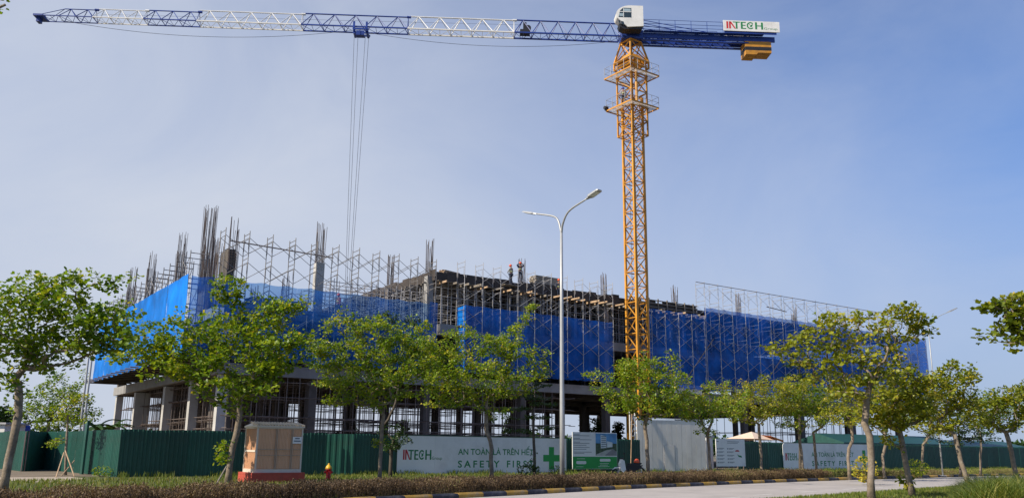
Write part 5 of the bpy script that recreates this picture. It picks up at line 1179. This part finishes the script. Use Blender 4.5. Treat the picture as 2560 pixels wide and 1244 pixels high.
def banana(label, px, Y, h, n, seed):
    R = random.Random(seed); p = at(px, 1100, Y); t = thing('banana_plant', label, 'banana plant', (p.x, Y, 0), 0, 'banana plants behind the left fence')
    part('stem', MB().tube((0, 0, 0), (0, 0, h*.6), .13, 8, r2=.08), M_bark2, t)
    for k in range(n):
        az = R.uniform(0, 2*PI); L = R.uniform(1.6, 2.3); el = R.uniform(.5, 1.2); mb = MB(); pr = None; seg = 9
        for i in range(seg+1):
            u = i/seg; r_ = L*u*math.cos(el*(1-.4*u)); z = h*.6+L*u*math.sin(el)-1.3*u*u; w = .26*math.sin(PI*min(1, u*.93+.05))+.02
            c = Vector((math.cos(az)*r_, math.sin(az)*r_, z)); s = Vector((-math.sin(az), math.cos(az), 0))*w
            n0 = len(mb.v); mb.v += [tuple(c-s-Vector((0, 0, .08))), tuple(c), tuple(c+s-Vector((0, 0, .08)))]
            if i: mb.f += [(n0-3, n0, n0+1, n0-2), (n0-2, n0+1, n0+2, n0-1)]
        me = mb.mesh('leaf', LEAFD); a_ = me.attributes.new('tone', 'FLOAT', 'POINT'); a_.data.foreach_set('value', [R.uniform(.3, .9)]*len(me.vertices)); link('leaf', me, t)
for i, (px, Y_, h, lab) in enumerate(((238, 66, 4.6, 'banana plant left of the building corner, nearest the poles'), (262, 70, 4.4, 'banana plant just left of the first concrete column'), (278, 74, 4.9, 'banana plant half behind the first concrete column'), (215, 72, 4.0, 'low banana plant behind the thin grey poles'))): banana(lab, px, Y_, h, 9, 60+i)
# trees seen through the open ground floor
for i, (px, top, Y_, w, lab) in enumerate(((1462, 1036, 112, 14, 'pointed conifer seen through the open ground floor, left one'), (1492, 1046, 114, 12, 'pointed conifer seen through the open ground floor, right one'), (1545, 1055, 110, 10, 'small conifer seen through the opening near the gate'), (1010, 1050, 118, 20, 'tree beyond the building seen between the posts at the left'), (1270, 1045, 112, 18, 'tree beyond the building seen between the posts in the middle'), (880, 1055, 120, 18, 'tree beyond the building seen right of the cabinet'), (1700, 1050, 118, 20, 'tree beyond the building behind the gate'))):
    lo = [(px+rnd.uniform(-2, 2), top+(1112-top)*u, 3+w*u, 5, int(5+14*u)) for u in (0.05, .2, .35, .5, .65, .8)]
    crown_tree(lab, yb_(px, Y_, 0), [(px, 1090), (px, top+10)], lo, Y_, .28, 70+i, m=LEAFD, bark=M_bark2, per=16, r0=.12, name='background_tree', tone=.75, flat=.3)
# distant treeline (a far wood)
def scatter_mesh(name, P, size, m, seed, tone=.5, tall=1.0, n=None, width=1.0, lean=.35, seg=1, kind='stuff'):
    """upright blades at P"""
    rng = np.random.default_rng(seed); n = len(P); az = rng.uniform(0, 2*PI, n); h = size*rng.uniform(.55, 1.25, n)*tall; w = size*.09*width*rng.uniform(.6, 1.3, n)
    sx = np.cos(az)*w; sy = np.sin(az)*w; ld = rng.uniform(0, 2*PI, n); l = lean*h*rng.uniform(.1, 1, n)
    V = np.zeros((n, 4, 3)); V[:, 0] = P+np.stack([-sx, -sy, 0*h], 1); V[:, 1] = P+np.stack([sx, sy, 0*h], 1)
    V[:, 2] = P+np.stack([sx*.75+np.cos(ld)*l*.45, sy*.75+np.sin(ld)*l*.45, h*.62], 1); V[:, 3] = P+np.stack([np.cos(ld)*l, np.sin(ld)*l, h], 1)
    tn = np.repeat(np.clip(tone+rng.normal(0, .22, n), 0, 1), 4); lp = np.arange(n*4)
    return fast_mesh(name, V.reshape(-1, 3), 4, lp, m, tn)
rng = np.random.default_rng(5)
n = 26000; X_ = rng.uniform(-330, 420, n); Yt = rng.uniform(290, 330, n)
Hh = 4.2+2.2*np.sin(X_*.035)+1.6*np.sin(X_*.11+1)+1.0*np.sin(X_*.31); Z_ = np.clip(rng.random(n)**.7*np.clip(Hh, 1.5, 9), 0, None)
V, lp, tn = leaves(np.stack([X_, Yt, Z_], 1), rng.normal(0, 1, (n, 3)), 1.5, rng, .45)
o = link('far_wood', fast_mesh('far_wood', V, 4, lp, LEAFD, tn)); tag(o, 'dark low wood along the horizon seen through and beside the building', 'wood', kind='stuff')

# grass on the verge between hedge and fence
KA = np.array([[p.x, p.y] for p in KL]); KNA = np.array([[p.x, p.y] for p in KN_])
def verge_points(n, d0, d1, i0, i1, rng, z=.13):
    i = rng.uniform(i0, i1-1.001, n); k = i.astype(int); f = (i-k)[:, None]
    P = KA[k]*(1-f)+KA[k+1]*f; Nn = KNA[k]*(1-f)+KNA[k+1]*f; d = rng.uniform(d0, d1, n)[:, None]
    q = P+Nn*d; return np.concatenate([q, np.full((n, 1), z)], 1)
nK = len(KL)
P = verge_points(90000, 1.2, 19, 2, nK, rng); bb = P[:, 0]*VB.x+P[:, 1]*VB.y; P = P[(bb < fb-.05) | (P[:, 0]*UA.x+P[:, 1]*UA.y < 8)]
o = link('verge_grass', scatter_mesh('verge_grass', P, .13, GRASS, 1, .45, width=1.6)); tag(o, 'rough sunlit grass between the hedge and the fence', 'grass', kind='stuff')
# taller weeds at the fence foot
a_ = rng.uniform(9, 100, 9000); b_ = fb-.15-np.abs(rng.normal(0, .35, 9000)); cl = (np.sin(a_*.9)+np.sin(a_*2.3+1)+rng.normal(0, .4, 9000)) > .1
P = np.stack([a_*UA.x+b_*VB.x, a_*UA.y+b_*VB.y, np.full(9000, .13)], 1)[cl]
o = link('fence_weeds', scatter_mesh('fence_weeds', P, .27, GRASS, 2, .3, width=.8)); tag(o, 'taller weeds growing along the foot of the fence and signs', 'weeds', kind='stuff')
# near lawn
EA = np.array([[p.x, p.y] for p in EL]); ENA = np.array([[p.x, p.y] for p in EN])
i = rng.uniform(20, len(EL)-20, 60000); k = i.astype(int); f = (i-k)[:, None]; q = EA[k]*(1-f)+EA[k+1]*f+(ENA[k]*(1-f)+ENA[k+1]*f)*(-.5-6.0*rng.random(60000)**1.5)[:, None]
P = np.concatenate([q, np.full((60000, 1), .10)], 1)
o = link('near_lawn_grass', scatter_mesh('near_lawn_grass', P, .10, GRASS, 3, .42, width=1.6)); tag(o, 'short yellow green grass on the near side of the road', 'grass', kind='stuff')

# brown hedge along the kerb: stalks with small leaves in a clipped body
def hedge(name, label, i0, i1, d0, d1, h, n, tone, seed):
    rng = np.random.default_rng(seed); P = verge_points(n, d0, d1, i0, i1, rng)
    bump = h*(1+rng.normal(0, .05, n)+.10*np.sin(P[:, 0]*3.1+P[:, 1]*2.2)+.07*np.sin(P[:, 0]*2.1+P[:, 1])+.06*np.sin(P[:, 0]*.7+P[:, 1]*1.3)+.05*np.sin(P[:, 1]*3.3))
    tz = tone+.22*np.sin(P[:, 0]*.55+1.2)*np.sin(P[:, 1]*.31)+.08*np.sin(P[:, 0]*2.3)
    hh = bump*rng.uniform(.78, 1.08, n); az = rng.uniform(0, 2*PI, n); w = .012
    dx, dy = rng.normal(0, .06, n), rng.normal(0, .06, n)
    V = np.zeros((n, 4, 3)); V[:, 0] = P; V[:, 1] = P+np.stack([np.cos(az)*w, np.sin(az)*w, 0*az], 1); top = P+np.stack([dx, dy, hh], 1)
    V[:, 2] = top+np.stack([np.cos(az)*w*.6, np.sin(az)*w*.6, 0*az], 1); V[:, 3] = top
    tn = np.repeat(np.clip(tz-.15+rng.normal(0, .1, n), 0, 1), 4); nl = 7
    u = rng.uniform(.25, 1.03, (n, nl)); u = 1.03-(1.03-u)*rng.random((n, nl))**.35; u = np.clip(u, .05, 1.04)
    Q = (P[:, None, :]+(top-P)[:, None, :]*u[..., None]).reshape(-1, 3)+rng.normal(0, .018, (n*nl, 3)); m_ = len(Q)
    d = rng.normal(0, 1, (m_, 3)); d[:, 2] = np.abs(d[:, 2])+.5; d /= np.linalg.norm(d, axis=1)[:, None]; s = np.cross(d, rng.normal(0, 1, (m_, 3))); s /= np.linalg.norm(s, axis=1)[:, None]
    L = .055*rng.uniform(.6, 1.4, m_)[:, None]; wv = .016
    V2 = np.stack([Q, Q+d*L*.5+s*wv, Q+d*L, Q+d*L*.5-s*wv], 1)
    tn2 = np.repeat(np.clip(np.repeat(tz, nl)+rng.normal(0, .17, m_), 0, 1), 4)
    VV = np.concatenate([V.reshape(-1, 3), V2.reshape(-1, 3)]); o = link(name, fast_mesh(name, VV, 4, np.arange(len(VV)), HEDGE, np.concatenate([tn, tn2])))
    tag(o, label, 'hedge', kind='stuff'); return o
def kidx(px, py):
    g = ground(px, py, .15); return min(range(nK), key=lambda k: (KL[k]-g).length)
kA, kB = kidx(2130, 1193), kidx(2300, 1187)
hedge('hedge', 'long reddish brown clipped hedge along the striped kerb', 4, kA, .35, 2.1, .43, 24000, .42, 1)
part('hedge_soil', MB().box(0, .1, 0, .1, 0, .1), M_soil, None) if False else None
hedge('low_hedge', 'lower green brown hedge along the kerb at the far right', kA, nK-2, .5, 2.3, .30, 6000, .82, 2)
# yellow-green bush at hedge end and small shrubs by the fence
def shrub(label, px, Y_, w, h, n, seed, m=LEAF, tone=.8, leaf=.11):
    rng = np.random.default_rng(seed); p = at(px, 1180, Y_); t = thing('shrub', label, 'shrub', (p.x, Y_, .13))
    v = rng.normal(0, 1, (n, 3)); v /= np.linalg.norm(v, axis=1)[:, None]; v *= rng.uniform(.3, 1, (n, 1))**.5; P = v*np.array([w, w, h*.5])+np.array([0, 0, h*.5])
    V, lp, tn = leaves(P, v, leaf, rng, tone); c = link('crown', fast_mesh('crown', V, 4, lp, m, tn), t); c['kind'] = 'stuff'
    mb = MB()
    for k in range(7): q = P[k*7 % n]; mb.tube((0, 0, 0), tuple(q), .012, 4)
    part('stem', mb, M_bark2, t)
shrub('bright yellow green bush at the right end of the brown hedge', 2163, 45.5, .62, 1.35, 330, 1, LEAFY, .85)
shrub('green bush at the fence foot right of the second sign', 2290, 58, .8, 1.1, 380, 2, LEAF, .6)
shrub('small dark bush under the lettering end of the big sign', 1322, 44.2, .6, .8, 300, 3, LEAFD, .8, .08)
shrub('low weed clump at the foot of the green cross', 1392, 44.8, .5, .7, 220, 4, LEAFD, .9, .07)
shrub('low weeds at the corner of the left fence', 255, 42.5, .5, .5, 200, 5, LEAF, .4, .07)
# tall reed-like grass clump at bottom right: long arching blades
def reeds(label, n, seed):
    rng = np.random.default_rng(seed); Vs = []; lps = []; tns = []
    for k in range(n):
        u = rng.random()**.8; px = 2385+ (2660-2385)*rng.random(); py = 1243+rng.uniform(-14, 40)
        g = ground(px, py, .1); gx, gy = g.x, g.y
        L = rng.uniform(.6, 1.35)*min(1, .35+(px-2370)/150); az = rng.uniform(0, 2*PI); el = rng.uniform(.9, 1.5); seg = 5; pts = []
        w0 = .012; b0 = len(Vs)
        for i in range(seg+1):
            s = i/seg; r_ = L*s*math.cos(el)+L*.45*s*s; z = L*s*math.sin(el)*(1-.32*s*s); w = w0*(1-s*.85)
            c = (gx+math.cos(az)*r_, gy+math.sin(az)*r_, .1+z); sx_, sy_ = -math.sin(az)*w, math.cos(az)*w
            Vs += [(c[0]-sx_, c[1]-sy_, c[2]), (c[0]+sx_, c[1]+sy_, c[2])]
            if i: q = b0+2*i; lps += [q-2, q-1, q+1, q]
        tns += [min(1, max(0, .45+rng.normal(0, .26)))]*((seg+1)*2)
    o = link('reed_grass', fast_mesh('reed_grass', np.array(Vs), 4, np.array(lps), REED, np.array(tns))); tag(o, label, 'tall grass', kind='stuff')
reeds('bright green clump of long arching grass in the lower right corner', 9000, 3)
